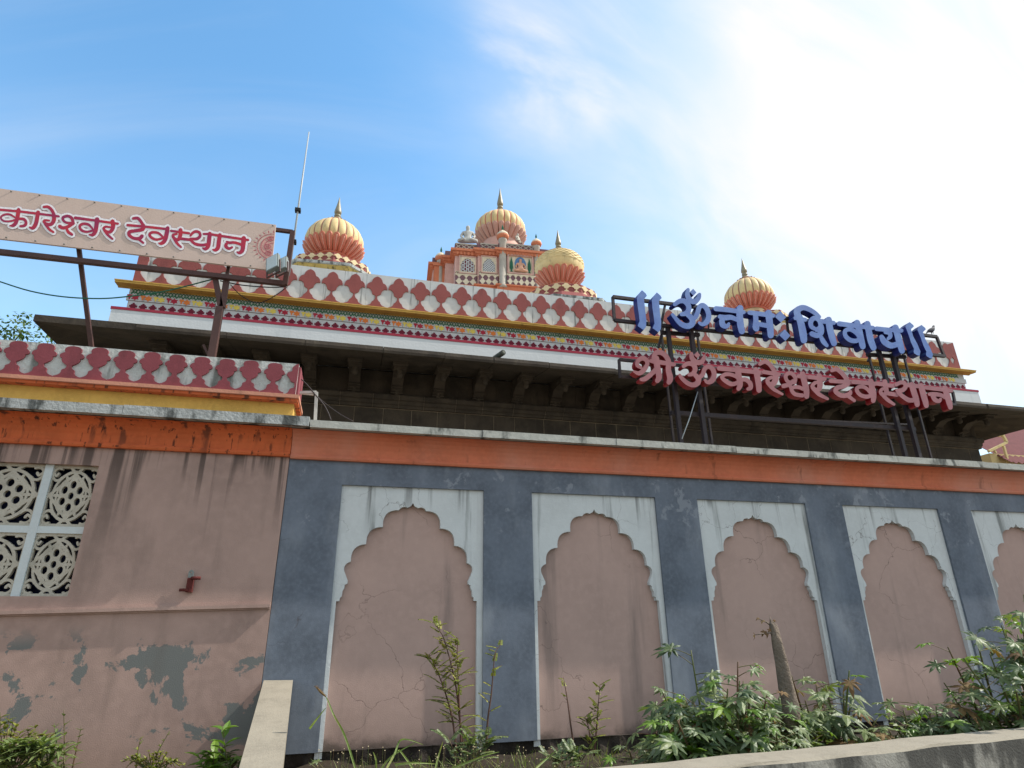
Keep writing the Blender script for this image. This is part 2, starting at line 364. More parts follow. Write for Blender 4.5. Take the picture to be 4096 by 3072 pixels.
def put_part(mb, name, mats, root, **k):     # geometry given in world coordinates, root unrotated
    l = root.location; mb.v = [(a-l.x, b-l.y, c-l.z) for a, b, c in mb.v]; return mb.build(name, mats, root, **k)
def circ(cx, cy, r, n=12, ry=None): return [(cx+r*math.cos(2*math.pi*k/n), cy+(ry or r)*math.sin(2*math.pi*k/n)) for k in range(n)]
def spline(P, n=4):
    if len(P) < 3: return P
    out_ = []
    for i in range(len(P)-1):
        a, b, c, d_ = P[max(i-1, 0)], P[i], P[i+1], P[min(i+2, len(P)-1)]
        for k in range(n):
            t = k/n
            out_.append(tuple(.5*(2*b[j]+(c[j]-a[j])*t+(2*a[j]-5*b[j]+4*c[j]-d_[j])*t*t+(3*b[j]-a[j]-3*c[j]+d_[j])*t**3) for j in range(len(b))))
    return out_+[P[-1]]
def stroke(P, n=4, grow=0, cs=10):
    """polygons covering a brush stroke; P = [(x,y,width)]"""
    S = spline(P, n); out_ = []
    for (x, y, w_) in S: out_.append(circ(x, y, max(.001, w_/2+grow), cs))
    for (x, y, a), (X, Y, b) in zip(S, S[1:]):
        d_ = Vector((X-x, Y-y))
        if d_.length < 1e-4: continue
        nrm = Vector((-d_.y, d_.x)).normalized(); a = a/2+grow; b = b/2+grow
        out_.append([(x+nrm.x*a, y+nrm.y*a), (x-nrm.x*a, y-nrm.y*a), (X-nrm.x*b, Y-nrm.y*b), (X+nrm.x*b, Y+nrm.y*b)])
    return out_
def grow_poly(P, g):
    c = Vector((sum(p[0] for p in P)/len(P), sum(p[1] for p in P)/len(P)))
    return [tuple(Vector(p)+(Vector(p)-c).normalized()*g) for p in P]
# ------------------------------------------------------------------ ground
g = MB(); g.add([(-400, -400, -.01), (400, -400, -.01), (400, 400, -.01), (-400, 400, -.01)], [(0, 1, 2, 3)])
g.build('ground', 'dusty_ground', kind='structure')
g = MB(); g.add([(-60, -9, 0), (60, -9, 0), (60, 2.8, 0), (-60, 2.8, 0)], [(0, 1, 2, 3)]); g.build('road', 'asphalt', kind='structure')
g = MB()                                          # raised planting bed between the low wall and the building
nx, ny = 110, 16
for j in range(ny+1):
    for i in range(nx+1):
        x = -.42+i*22.4/nx; y = 4.35+j*(7.12-4.35)/ny + .0; y = y+max(0, (x-2))*.055*(1-j/ny)
        g.v.append((x, y, .33+.04*math.sin(x*3.1+y*2)+.03*math.sin(x*7.7-y*5)+.06*(j/ny)))
g.f = [[j*(nx+1)+i, j*(nx+1)+i+1, (j+1)*(nx+1)+i+1, (j+1)*(nx+1)+i] for j in range(ny) for i in range(nx)]
g.m = [0]*len(g.f); g.smooth = [True]*len(g.f); g.build('planting_bed', 'soil', kind='structure')

def flat(Y):   return lambda u, v, d: (u, Y+d, v)

# ------------------------------------------------------------------ niche wall
WX1 = 26.0
nw = thing('niche_wall', 'blue-grey compound wall with pink scalloped niches in white panels under an orange cornice', 'wall', (-.74, 7, .3))
NX = [-.16+2.18*i for i in range(12)]; NW = 1.6
b = MB(); b.slab([[(-.74, .52), (WX1, .52), (WX1, 3.40), (-.74, 3.40)]], [[(x, .40), (x+NW, .40), (x+NW, 3.10), (x, 3.10)] for x in NX], flat(7.0), 0, .028)
put_part(b, 'wall_plaster', 'grey_blue_plaster', nw)
# scalloped arch outline, half width .75, heights absolute
def arc(p, q, bulge, n=8):
    p, q = Vector(p), Vector(q); c = (p+q)/2; nn = Vector((q.y-p.y, -(q.x-p.x))).normalized()*-1
    out_ = []
    for i in range(n):
        t = i/n; out_.append(tuple(p.lerp(q, t)+nn*bulge*4*t*(1-t)))
    return out_
half = [(0, 2.93), (.02, 2.895), (.05, 2.88)]
for a, c, k in (((.06, 2.875), (.155, 2.85), .018), ((.155, 2.845), (.321, 2.66), .07), ((.322, 2.655), (.49, 2.473), .066),
                ((.492, 2.468), (.638, 2.289), .06), ((.64, 2.283), (.692, 2.165), .036)): half += arc(a, c, k)
half += [(.690, 2.165), (.672, 2.125), (.655, 2.09), (.655, 2.06), (.682, 2.045), (.684, 2.015), (.70, 1.985), (.703, 1.93), (.722, 1.915), (.722, 1.885), (.757, 1.882), (.757, 1.862), (.762, .44)]
for i, x in enumerate(NX):
    xc = x+.79
    arch = [(xc+u*.985, v) for u, v in half]+[(xc-u*.985, v) for u, v in reversed(half[1:])]
    b = MB(); b.slab([[(x-.03, .46), (x+NW+.03, .46), (x+NW+.03, 3.13), (x-.03, 3.13)]], [[(q[0], q[1] if q[1] > .45 else .40) for q in arch]], flat(7.0), .03, .088)
    put_part(b, 'arch_panel', 'arch_white', nw)
    b = MB(); b.slab([[(x-.02, .42), (x+NW+.02, .42), (x+NW+.02, 3.12), (x-.02, 3.12)]], [], flat(7.0), .09, .12)
    put_part(b, 'niche_panel', 'niche_pink', nw)
b = MB(); b.box(-.74, WX1, 7.125, 7.30, .2, 3.70); put_part(b, 'wall_core', 'concrete_light', nw)
b = MB(); nseg = 240
for i in range(nseg):
    x0, x1 = -.74+i*(WX1+.74)/nseg, -.74+(i+1)*(WX1+.74)/nseg
    q = lambda k: .015*math.sin(k*12.9898*3.1)+.012*math.sin(k*7.3)
    for j in range(4):
        z0, z1 = .15+j*.093, .15+(j+1)*.093
        b.add([(x0, 7.035+q(i+j*5), z0), (x1, 7.035+q(i+1+j*5), z0), (x1, 7.035+q(i+6+j*5), z1), (x0, 7.035+q(i+5+j*5), z1)], [(0, 1, 2, 3)])
b.add([(-.74, 7.02, .521), (WX1, 7.02, .521), (WX1, 7.12, .515), (-.74, 7.12, .515)], [(0, 1, 2, 3)])
put_part(b, 'stone_plinth', 'plinth_rubble', nw)
def cornice_prof(y0, zt, zb, pr):    # cove cornice with a roll at the foot
    P = [(y0+.05, zb), (y0-.035, zb), (y0-.045, zb+.02), (y0-.03, zb+.045), (y0-.012, zb+.06)]
    for k in range(7):
        t = k/6; P.append((y0-.012-(pr-.012)*(1-math.cos(t*math.pi/2)), zb+.07+(zt-zb-.075)*math.sin(t*math.pi/2)**.9))
    P.append((y0+.05, zt)); return P
b = MB(); b.extx(cornice_prof(6.995, 3.665, 3.36, .17), -.735, WX1); put_part(b, 'orange_cornice', 'cornice_orange', nw)
b = MB(); x = -.55
while x < WX1:                                   # coping cast in lengths
    x2 = x+random.uniform(1.6, 2.6); dz = random.uniform(-.006, .006); b.box(x, x2-.006, 6.75+random.uniform(-.006, .006), 7.34, 3.668+dz*.5, 3.752+dz); x = x2
put_part(b, 'coping', 'coping_white', nw)

# ------------------------------------------------------------------ gatehouse (left)
gh = thing('gatehouse', 'pink plastered gatehouse with cement lattice window and peeling lower wall', 'building', (-7, 7, 0))
win = (-3.60, -2.57, 1.93, 3.19)
b = MB(); b.slab([[(-14, -.1), (-.745, -.1), (-.745, 3.40), (-14, 3.40)]], [[(win[0], win[2]), (win[1], win[2]), (win[1], win[3]), (win[0], win[3])]], flat(6.99), 0, .22)
put_part(b, 'wall', 'wall_pink', gh)
b = MB(); b.box(-14, -.76, 7.25, 7.3, -.1, 3.7, 0); b.box(-14, -13.8, 7.3, 10.5, -.1, 3.7); b.box(-.95, -.76, 7.3, 10.5, -.1, 3.7); b.box(-14, -.76, 10.5, 10.7, -.1, 3.7); b.box(-14, -.76, 7.3, 10.6, 3.62, 3.7)
put_part(b, 'rear_wall', 'concrete_light', gh)
b = MB(); zr, zl = 1.842, 1.79                     # string course, very slightly out of level
for s_, (h0, h1, pr) in enumerate(((.012, .03, .025), (-.02, .012, .045), (-.035, -.02, .02))):
    b.add([(-.75, 6.99-pr, zr+h0), (-14, 6.99-pr, zl-.25+h0), (-14, 6.99, zl-.25+h0), (-.75, 6.99, zr+h0), (-.75, 6.99-pr, zr+h1), (-14, 6.99-pr, zl-.25+h1), (-14, 6.99, zl-.25+h1), (-.75, 6.99, zr+h1)],
          [(0, 1, 5, 4), (4, 5, 6, 7), (0, 3, 2, 1), (0, 4, 7, 3)])
put_part(b, 'string_course', 'wall_pink', gh)
# lattice window: 2 x 2 cast blocks
fr = MB(); xm = -3.02; zm = 2.547; wd = .036
fr.box(xm-wd, xm+wd, 7.03, 7.10, win[2], win[3]); fr.box(win[0], xm-wd, 7.034, 7.10, zm-.033, zm+.033); fr.box(xm+wd, win[1], 7.034, 7.10, zm-.033, zm+.033)
wf = put_part(fr, 'window', 'jali_paint', gh)
def jali(x0, x1, z0, z1):
    cx, cz, sx, sz = (x0+x1)/2, (z0+z1)/2, (x1-x0)/2, (z1-z0)/2
    P = []; e = .05
    for S in ([(-1, -.96, e*2), (1, -.96, e*2)], [(-1, .96, e*2), (1, .96, e*2)], [(-.97, -1, e), (-.97, 1, e)], [(.97, -1, e), (.97, 1, e)]): P += stroke(S, 1, cs=4)
    for S in ([(-.34, 1), (1, -.06)], [(.34, 1), (-1, -.06)], [(-.34, -1), (1, .06)], [(.34, -1), (-1, .06)]): P += stroke([(a, c, .10) for a, c in S], 1, cs=6)
    ring = lambda r, w_, n=28, cx=0, cy=0, a0=0, a1=2*math.pi: stroke([(cx+r*math.cos(a0+(a1-a0)*k/n), cy+r*math.sin(a0+(a1-a0)*k/n), w_) for k in range(n+1)], 1, cs=6)
    P += ring(.80, .10); P += ring(.62, .08)
    for k in range(6): P += ring(.18, .10, 14, .37*math.cos(k*math.pi/3+.52), .37*math.sin(k*math.pi/3+.52))
    P += ring(.17, .10, 14)
    for k in range(6): P += stroke([(.5*math.cos(k*math.pi/3), .5*math.sin(k*math.pi/3), .1), (.70*math.cos(k*math.pi/3), .70*math.sin(k*math.pi/3), .1)], 1, cs=6)
    for sx_ in (-1, 1):
        for sy_ in (-1, 1):
            P += stroke([(sx_*(.76+.21*math.cos(t)), sy_*(.70+.21*math.sin(t)), .085) for t in [(-2.6+k*.36) for k in range(14)]], 1, cs=6)
            P += stroke([(sx_*.93, sy_*.72, .08), (sx_*.82, sy_*.64, .08), (sx_*.76, sy_*.72, .09)], 2, cs=6)
    q = MB(); q.slab(P, [], lambda u, v, d: (cx+u*sx, 7.05+d, cz+v*sz), 0, .04, eps=1e-5); return q
for (xa, xb) in ((win[0], xm-wd), (xm+wd, win[1])):
    for (za, zb) in ((win[2], zm-.033), (zm+.033, win[3])):
        j = jali(xa, xb, za, zb); j.v = [(a+7, c-7, d_) for a, c, d_ in j.v]; o = j.build('lattice_block', 'jali_cement', wf)
b = MB(); b.box(win[0], win[1], 7.20, 7.205, win[2], win[3]); put_part(b, 'window_dark', 'void_blue', gh)
b = MB(); b.extx(cornice_prof(6.985, 3.668, 3.375, .17), -14, -.74); put_part(b, 'orange_cornice', 'cornice_orange_stained', gh)
b = MB(); x = -14
while x < -.56:
    x2 = min(x+random.uniform(1.8, 2.6), -.556); b.box(x, x2-.005, 6.735, 7.5, 3.672, 3.775+random.uniform(-.005, .005)); x = x2
put_part(b, 'coping', 'coping_grey', gh)
b = MB(); b.box(-14, -.785, 7.13, 7.6, 3.776, 4.045); put_part(b, 'yellow_band', 'yellow_paint', gh)
b = MB(); b.box(-14, -.735, 7.03, 7.62, 4.046, 4.077); put_part(b, 'orange_band', 'cornice_orange_stained', gh)
b = MB(); b.box(-14, -.725, 7.0, 7.63, 4.078, 4.118); put_part(b, 'pink_lip', 'lip_pink', gh)

def petal_tile(per, h, shape, depth, put):
    P = [(u*per, v*h) for u, v in shape]+[(-u*per, v*h) for u, v in reversed(shape[1:])]
    t = MB(); t.slab([P], [], put, -depth, 0, 0, 0); return t
SH_T = [(0, 1.0), (.09, .975), (.17, .935), (.22, .885), (.245, .83), (.27, .79), (.34, .775), (.40, .745), (.445, .70), (.47, .64), (.468, .585), (.40, .60), (.33, .585), (.265, .545), (.225, .49), (.20, .43), (.15, .40), (.09, .385), (.045, .37),
        (.035, .34), (.045, .29), (.08, .235), (.13, .195), (.19, .165), (.21, .12), (.26, .075), (.33, .05), (.41, .035), (.47, .012), (.4995, .003), (.4995, -.02), (0, -.02)]
SH_A = [(0, 1.0), (.12, .995), (.22, .975), (.29, .94), (.32, .89), (.31, .84), (.28, .80), (.34, .785), (.41, .755), (.45, .71), (.45, .66), (.41, .63), (.34, .62), (.34, .56), (.29, .49), (.2, .44), (.11, .405),
        (.09, .39), (.10, .33), (.14, .295), (.22, .27), (.25, .24), (.24, .2), (.27, .14), (.34, .1), (.42, .07), (.4995, .055), (.4995, -.03), (0, -.03)]
# parapet of the gatehouse
b = MB(); b.box(-14, -.775, 7.07, 7.55, 4.118, 4.525); ph = put_part(b, 'parapet', 'parapet_white_mossy', gh)
t = petal_tile(.2585, .385, SH_A, .022, lambda u, v, d: (u, 7.07+d, 4.13+v)); b = MB()
n0 = -1.0355-.2585*49
for k in range(50):
    s1, s2 = random.uniform(.97, 1.0), random.uniform(.975, 1.01); t2 = MB(); t2.v = [(x*s1, y-random.choice((0,))*.0, 4.13+(z-4.13)*s2) for x, y, z in t.v]; t2.f, t2.m, t2.smooth = t.f, t.m, t.smooth; b.rep(t2, (n0+.2585*k+random.uniform(-.003, .003), 0, 0))
b.v = [v for v in b.v]
b.box(-.90, -.772, 7.045, 7.5, 4.119, 4.50) if False else None
b.v = [(a+7, c-7, d_) for a, c, d_ in b.v]; b.build('petal_relief', 'petal_red_dark', ph)
b = MB(); b.slab([[(-.775-.13, 4.119), (-.775, 4.119), (-.775, 4.515), (-.80, 4.51), (-.84, 4.47), (-.84, 4.42), (-.885, 4.40), (-.895, 4.37), (-.86, 4.33), (-.84, 4.29), (-.80, 4.28), (-.795, 4.22), (-.84, 4.20), (-.86, 4.15)]], [], flat(7.07), -.024, .002)
for k in range(2):
    b.box(-.7749, -.752, 7.1+k*.24, 7.3+k*.24, 4.12, 4.50)
b.v = [(a+7, c-7, d_) for a, c, d_ in b.v]; b.build('petal_relief', 'petal_red_dark', ph)
# bolted bracket on the pink wall
wb = thing('wall_bracket', 'small rusty red iron bracket bolted to the pink wall', 'bracket', (-1.52, 6.99, 2.06))
b = MB(); b.box(-1.545, -1.49, 6.93, 6.988, 1.965, 2.10); put_part(b, 'post', 'rust_red', wb)
b = MB(); b.tube([(-1.60, 6.93, 1.985), (-1.52, 6.925, 1.985)], .014); put_part(b, 'peg', 'rust_red', wb)
b = MB(); b.tube([(-1.51, 6.92, 2.095), (-1.425, 6.91, 2.095)], .016); put_part(b, 'peg', 'rust_red', wb)
b = MB(); b.slab([[(-1.55, 2.10), (-1.50, 2.10), (-1.50, 2.155), (-1.51, 2.172), (-1.525, 2.178), (-1.54, 2.172), (-1.55, 2.155)]], [circ(-1.525, 2.15, .008, 8)], flat(6.95), 0, .006); put_part(b, 'eye_plate', 'lamp_metal', wb)

# ------------------------------------------------------------------ low concrete walls in front
def skew_wall(name, P, z0, z1, cols, lab, cat):
    r = thing(name, lab, cat, (P[0][0], P[0][1], 0)); n = 60; b_ = MB()
    a, bq, c, d_ = [Vector((p[0], p[1], 0)) for p in P]      # front-left, front-right, back-right, back-left
    V = []
    for i in range(n+1):
        t = i/n; f = a.lerp(bq, t); k = d_.lerp(c, t); w1 = .008*math.sin(i*1.9)+.006*math.sin(i*5.3)
        V += [(f.x, f.y+w1, z0), (f.x, f.y+w1*.6, z1-.018+w1*.4), (f.x, f.y+.015, z1+w1*.4), (k.x, k.y-.012, z1+w1*.4), (k.x, k.y+w1, z1-.02), (k.x, k.y, z0)]
    b_.add(V, [(i*6+j, (i+1)*6+j, (i+1)*6+j+1, i*6+j+1) for i in range(n) for j in range(5)]+[tuple(range(6)), tuple(range(n*6, n*6+6))][:0]+[(0, 1, 2, 3, 4, 5), (n*6+5, n*6+4, n*6+3, n*6+2, n*6+1, n*6)],
            [0 if j in (0, 4) else 1 for i in range(n) for j in range(5)]+[0, 0])
    put_part(b_, 'wall_body', cols, r); return r
ang = (4.475-4.142)/(5.36-2.37)
fl = lambda x: 4.142+(x-2.37)*ang; bl = lambda x: 4.401+(x-1.868)*(4.831-4.401)/(5.815-1.868)
skew_wall('bed_wall', [(-.27, fl(-.27)), (16, fl(16)), (16, bl(16)), (-.27, bl(-.27))], 0, .75, ['concrete_stained', 'concrete_light'], 'low stained concrete wall with sunlit flat top along the foreground', 'wall')
sw = thing('sloping_wall', 'pale concrete dwarf wall with sloping top running out from the pink and grey walls', 'wall', (-.58, 6.9, 0))
b = MB(); A = [(-.725, 6.985, 1.16), (-.455, 6.985, 1.155), (-.282, 4.2, .58), (-.562, 4.2, .575)]
V = A+[(x, y, -.05) for x, y, z in A]; 
V += [(-.716, 6.985, 1.145), ]
b.add(V[:8], [(0, 1, 2, 3), (0, 3, 7, 4), (1, 5, 6, 2), (3, 2, 6, 7), (0, 4, 5, 1), (4, 7, 6, 5)]); put_part(b, 'wall_body', 'concrete_light', sw)
def wloc(o):
    v = Vector(o.location)
    while o.parent: o = o.parent; v += Vector(o.location)
    return v
def sub_part(mb, name, mats, parent, **k):
    l = wloc(parent); mb.v = [(a-l.x, b_-l.y, c-l.z) for a, b_, c in mb.v]; return mb.build(name, mats, parent, **k)

# ------------------------------------------------------------------ temple body
tm = thing('temple_building', 'dark stone temple hall with bracketed eave and white parapet of red lotus petals', 'temple', (5.5, 12.5, 0))
TX0, TX1, TY1 = -4.6, 15.72, 27.0
SX = 16.15
b = MB(); b.box(-3.9, SX, 12.506, TY1, 0, 6.7); b.extx([(12.56, 5.937), (12.457, 5.937), (12.447, 5.99), (12.407, 6.01), (12.392, 6.07), (12.338, 6.09), (12.328, 6.165), (12.346, 6.195), (12.56, 6.195)], -3.94, SX+.04); core = put_part(b, 'stone_wall', 'mortar', tm)
b = MB(); rr = random.Random(3)                       # ashlar blocks standing 8 mm proud of their mortar
def course(z0, z1, y, x0, x1, wmin, wmax, dy=.012):
    x = x0
    while x < x1:
        x2 = min(x+rr.uniform(wmin, wmax), x1); j = rr.uniform(-.003, .003)
        b.box(x+.006, x2-.006, y+j, y+.05, z0+.006, z1-.005); x = x2
zz = 5.925
while zz > 0: course(zz-.47, zz, 12.50, -3.9, SX, .36, .72); zz -= .47
sub_part(b, 'ashlar', 'dark_stone', core)
b = MB()
def mould(z0, z1, x0=-3.95, x1=SX+.05):
    x = x0
    while x < x1:
        x2 = min(x+rr.uniform(.35, .75), x1); j = rr.uniform(-.003, .003)
        P = [(12.56, z0), (12.45+j, z0), (12.44+j, z0+.05), (12.40+j, z0+.07), (12.385+j, z0+.13), (12.33+j, z0+.15), (12.32+j, z1-.03), (12.34+j, z1), (12.56, z1)]
        b.extx(P, x+.004, x2-.004); x = x2
mould(5.935, 6.20); sub_part(b, 'string_moulding', 'dark_stone', core)
b = MB(); b.box(-3.9, SX, 12.47, 12.525, 6.205, 6.76); x = -3.9
while x < SX:
    x2 = min(x+rr.uniform(.4, .8), SX); b.box(x+.004, x2-.004, 12.455, 12.469, 6.21, 6.74); x = x2
sub_part(b, 'frieze_stone', 'dark_stone', core)
# eave: sloping stone slabs on all sides
b = MB(); EX0, EX1, EY0 = -5.45, 17.35, 10.8
x = -3.92
while x < SX:
    x2 = min(x+rr.uniform(.9, 1.5), SX); j = rr.uniform(-.012, .012)
    sag = -.05*math.exp(-((x-9)/6)**2)-.05*max(0, (x-11)/6)
    s0 = (x-EX0); ins0 = max(0, 1.55-(x-EX0)) ; ins1 = max(0, 1.55-(EX1-x2))
    P = [(EY0+j, 6.45+sag), (EY0-.012+j, 6.50+sag), (EY0+j, 6.572+sag+j*.3), (11.9, 6.93), (12.46, 6.97), (12.46, 6.775), (11.0, 6.485+sag)]
    b.extx(P, x+.004, x2-.004); x = x2
for (xe, xi, sg) in ((EX0, -3.92, 0), (EX1, SX, -.05)):       # hipped corner stones
    b.add([(xe, EY0, 6.45+sg), (xi, EY0, 6.45+sg), (xi, 12.46, 6.775), (xe, 12.46, 6.45), (xe, EY0, 6.572+sg), (xi, EY0, 6.572+sg), (xi, 12.46, 6.97), (xe, 12.46, 6.572)],
          [(0, 1, 2), (0, 2, 3), (4, 6, 5), (4, 7, 6), (0, 4, 5, 1), (0, 3, 7, 4)])
# side returns
for (xe, xi) in ((EX0, -3.92), (EX1, SX+.02)):
    y = 12.46
    while y < TY1+1.4:
        y2 = min(y+rr.uniform(.9, 1.5), TY1+1.5); V = []
        for yy in (y+.004, y2-.004): V += [(xe, yy, 6.45), (xe, yy, 6.57), (xi, yy, 6.97), (xi, yy, 6.775)]
        b.add(V, [(0, 1, 2, 3), (4, 7, 6, 5), (0, 4, 5, 1), (1, 5, 6, 2), (3, 2, 6, 7), (0, 3, 7, 4)]); y = y2
put_part(b, 'eave', 'dark_stone', tm)
# corbel brackets
def bracket_mesh():
    q = MB()
    S = [(0, 0), (-.07, .0), (-.10, .035), (-.08, .07), (-.13, .08), (-.20, .13), (-.23, .20), (-.22, .25), (-.27, .29), (-.40, .30), (-.50, .29), (-.58, .31), (-.62, .355), (-.78, .36), (-.98, .365), (-1.05, .39), (-1.05, .44), (-.6, .50), (0, .56)]
    q.extx([(12.45+y, 6.205+z) for y, z in S], -.10, .10)
    q.lathe([(.0, -.07), (.03, -.06), (.05, -.03), (.055, .0), (.04, .03), (.06, .05), (.05, .08)], (0, 12.37, 6.24), 10)
    q.box(-.15, .15, 11.42, 11.80, 6.50, 6.56); q.box(-.125, .125, 11.5, 11.74, 6.44, 6.499); q.box(-.12, .12, 12.20, 12.46, 6.30, 6.335); q.box(-.13, .13, 12.32, 12.46, 6.215, 6.24)
    q.lathe([(.02, -.12), (.05, -.10), (.065, -.05), (.05, 0), (.075, .03), (.06, .06)], (0, 11.62, 6.40), 10)
    q.extx([(12.40, 6.24), (12.25, 6.34), (12.05, 6.47), (11.8, 6.48), (12.45, 6.52)], -.115, .115)
    return q
b = bracket_mesh(); bk = put_part(b, 'bracket', 'dark_stone', tm); bk.location.x += -1.1+.876*0
for i in range(-3, 20):
    if i == 0: continue
    c = bk.copy(); COL.objects.link(c); c.parent = tm; c.location.x = bk.location.x+.876*i
b = MB(); b.box(-4.78, 15.88, 11.85, 26.0, 6.80, 7.315); put_part(b, 'white_band', 'temple_white', tm)
b = MB(); b.box(-4.795, 15.895, 11.84, 12.2, 7.3155, 7.372); put_part(b, 'red_line', 'line_red', tm)
b = MB(); b.box(TX0, TX1, 12.02, TY1, 7.3725, 8.84)
pw = put_part(b, 'parapet', 'parapet_white', tm)
b = MB(); b.box(TX0+.02, TX1-.02, 12.0, 12.019, 7.373, 7.60); b.box(TX0-.03, TX1+.03, 11.98, 12.019, 7.603, 7.725); b.box(TX0-.01, TX1+.01, 12.0, 12.019, 7.728, 7.89); sub_part(b, 'frieze_panel', 'parapet_white', pw)
b = MB(); P = [(12.01, 7.86), (11.985, 7.862), (11.97, 7.875), (11.88, 7.868), (11.82, 7.866), (11.79, 7.868), (11.785, 7.905), (12.01, 7.95)]; b.extx(P, TX0-.22, TX1+.22); b.extx([(11.775, 7.906), (11.775, 7.927), (12.01, 7.98), (12.01, 7.951)], TX0-.23, TX1+.23); put_part(b, 'yellow_cornice', 'yellow_paint', tm)
t = petal_tile(.4655, .765, SH_T, .022, lambda u, v, d: (u, 12.02+d, 8.03+v)); b = MB()
k0 = int((TX0+1.3157)/.4655)
for k in range(-6, 60):
    x = -1.3157+.4655*k
    if TX0+.30 < x < TX1-.2:
        s1, s2 = random.uniform(.97, 1.0), random.uniform(.97, 1.01); t2 = MB(); t2.v = [(a*s1, c, 8.03+(z-8.03)*s2) for a, c, z in t.v]; t2.f, t2.m, t2.smooth = t.f, t.m, t.smooth; b.rep(t2, (x+random.uniform(-.006, .006), 0, 0))
b.slab([[(TX0, 8.03), (TX0, 8.83), (TX0+.12, 8.83), (TX0+.17, 8.7), (TX0+.2, 8.55), (TX0+.18, 8.42), (TX0+.1, 8.3), (TX0+.09, 8.25), (TX0+.15, 8.16), (TX0+.26, 8.03)]], [], flat(12.0), 0, .022)
b.slab([[(TX1, 8.03), (TX1, 8.83), (TX1-.2, 8.76), (TX1-.28, 8.66), (TX1-.28, 8.5), (TX1-.2, 8.42), (TX1-.12, 8.3), (TX1-.2, 8.16), (TX1-.35, 8.06), (TX1-.4, 8.03)]], [], flat(12.0), 0, .022)
b.box(TX0-.004, TX0+.02, 12.03, 26.9, 8.035, 8.83); b.box(TX1-.02, TX1+.004, 12.03, 26.9, 8.035, 8.83)
sub_part(b, 'petal_relief', 'petal_red', pw)
# frieze ornaments
def tile_rep(polys, per, x0, x1, y, dep, mats, name, seq=None):
    b_ = MB(); ts = [MB() for _ in polys]
    for i, P in enumerate(polys): ts[i].slab(P, [], flat(y-dep), 0, dep+.003, i, i)
    n = 0; x = x0
    while x < x1:
        for t_ in ts: b_.rep(t_, (x, 0, 0))
        x += per
    sub_part(b_, name, mats, pw)
z0, z1 = 7.735, 7.865; pg = .1155; net = []
for ph in (0, 1):
    net += stroke([(pg*2*k/16, (z0+z1)/2+.010+(1 if ph else -1)*.045*math.cos(2*math.pi*k/8), .013) for k in range(17)], 1, cs=6)
for k in (0, 1): net += stroke([(pg*k+pg*t, 7.745+.055*math.sin(math.pi*t), .012) for t in (0, .15, .35, .5, .65, .85, 1)], 1, cs=6)
tile_rep([net], 2*pg, TX0+.03, TX1-.2, 12.0, .008, ['frieze_green'], 'green_lattice')
def bell(x): return [(x-.042, 7.722), (x+.042, 7.722), (x+.038, 7.69), (x+.018, 7.672), (x+.014, 7.645), (x, 7.612), (x-.014, 7.645), (x-.018, 7.672), (x-.038, 7.69)]
def star(x, z): return [(x+(.076 if k % 2 == 0 else .045)*math.sin(k*math.pi/6), z+(.066 if k % 2 == 0 else .040)*math.cos(k*math.pi/6)) for k in range(12)]
cols3 = []
for k in range(3): cols3.append([bell(k*.23+.045), star(k*.23+.145, 7.668)])
tile_rep(cols3, .69, TX0-.02, TX1-.6, 11.98, .008, ['frieze_red', 'frieze_orange', 'frieze_yellow'], 'flower_row')
def qf(x, z, s_=.070):
    return [(x+dx*s_, z+dy*s_) for dx, dy in [(.28, 1), (.28, .62), (.62, .62), (.62, .28), (1, .28), (1, -.28), (.62, -.28), (.62, -.62), (.28, -.62), (.28, -1), (-.28, -1), (-.28, -.62), (-.62, -.62), (-.62, -.28), (-1, -.28), (-1, .28), (-.62, .28), (-.62, .62), (-.28, .62), (-.28, 1)]]
tile_rep([[qf(.086, 7.487)]], .1717, TX0+.03, TX1-.17, 12.0, .006, ['frieze_maroon'], 'diamond_row')
# drain pipe on the eave
dp = thing('drain_pipe', 'short grey drain pipe poking up over the dark stone eave', 'pipe', (2.5, 11.2, 6.72))
b = MB(); p0, p1 = at(1975, 1436, 11.25), at(2013, 1410, 10.85); d_ = (p1-p0).normalized()
b.tube([p0-d_*.5, p1], .055, 14, cap=False); b.tube([p1, p0-d_*.5], .045, 14, cap=True); put_part(b, 'pipe_body', 'pipe_grey', dp)

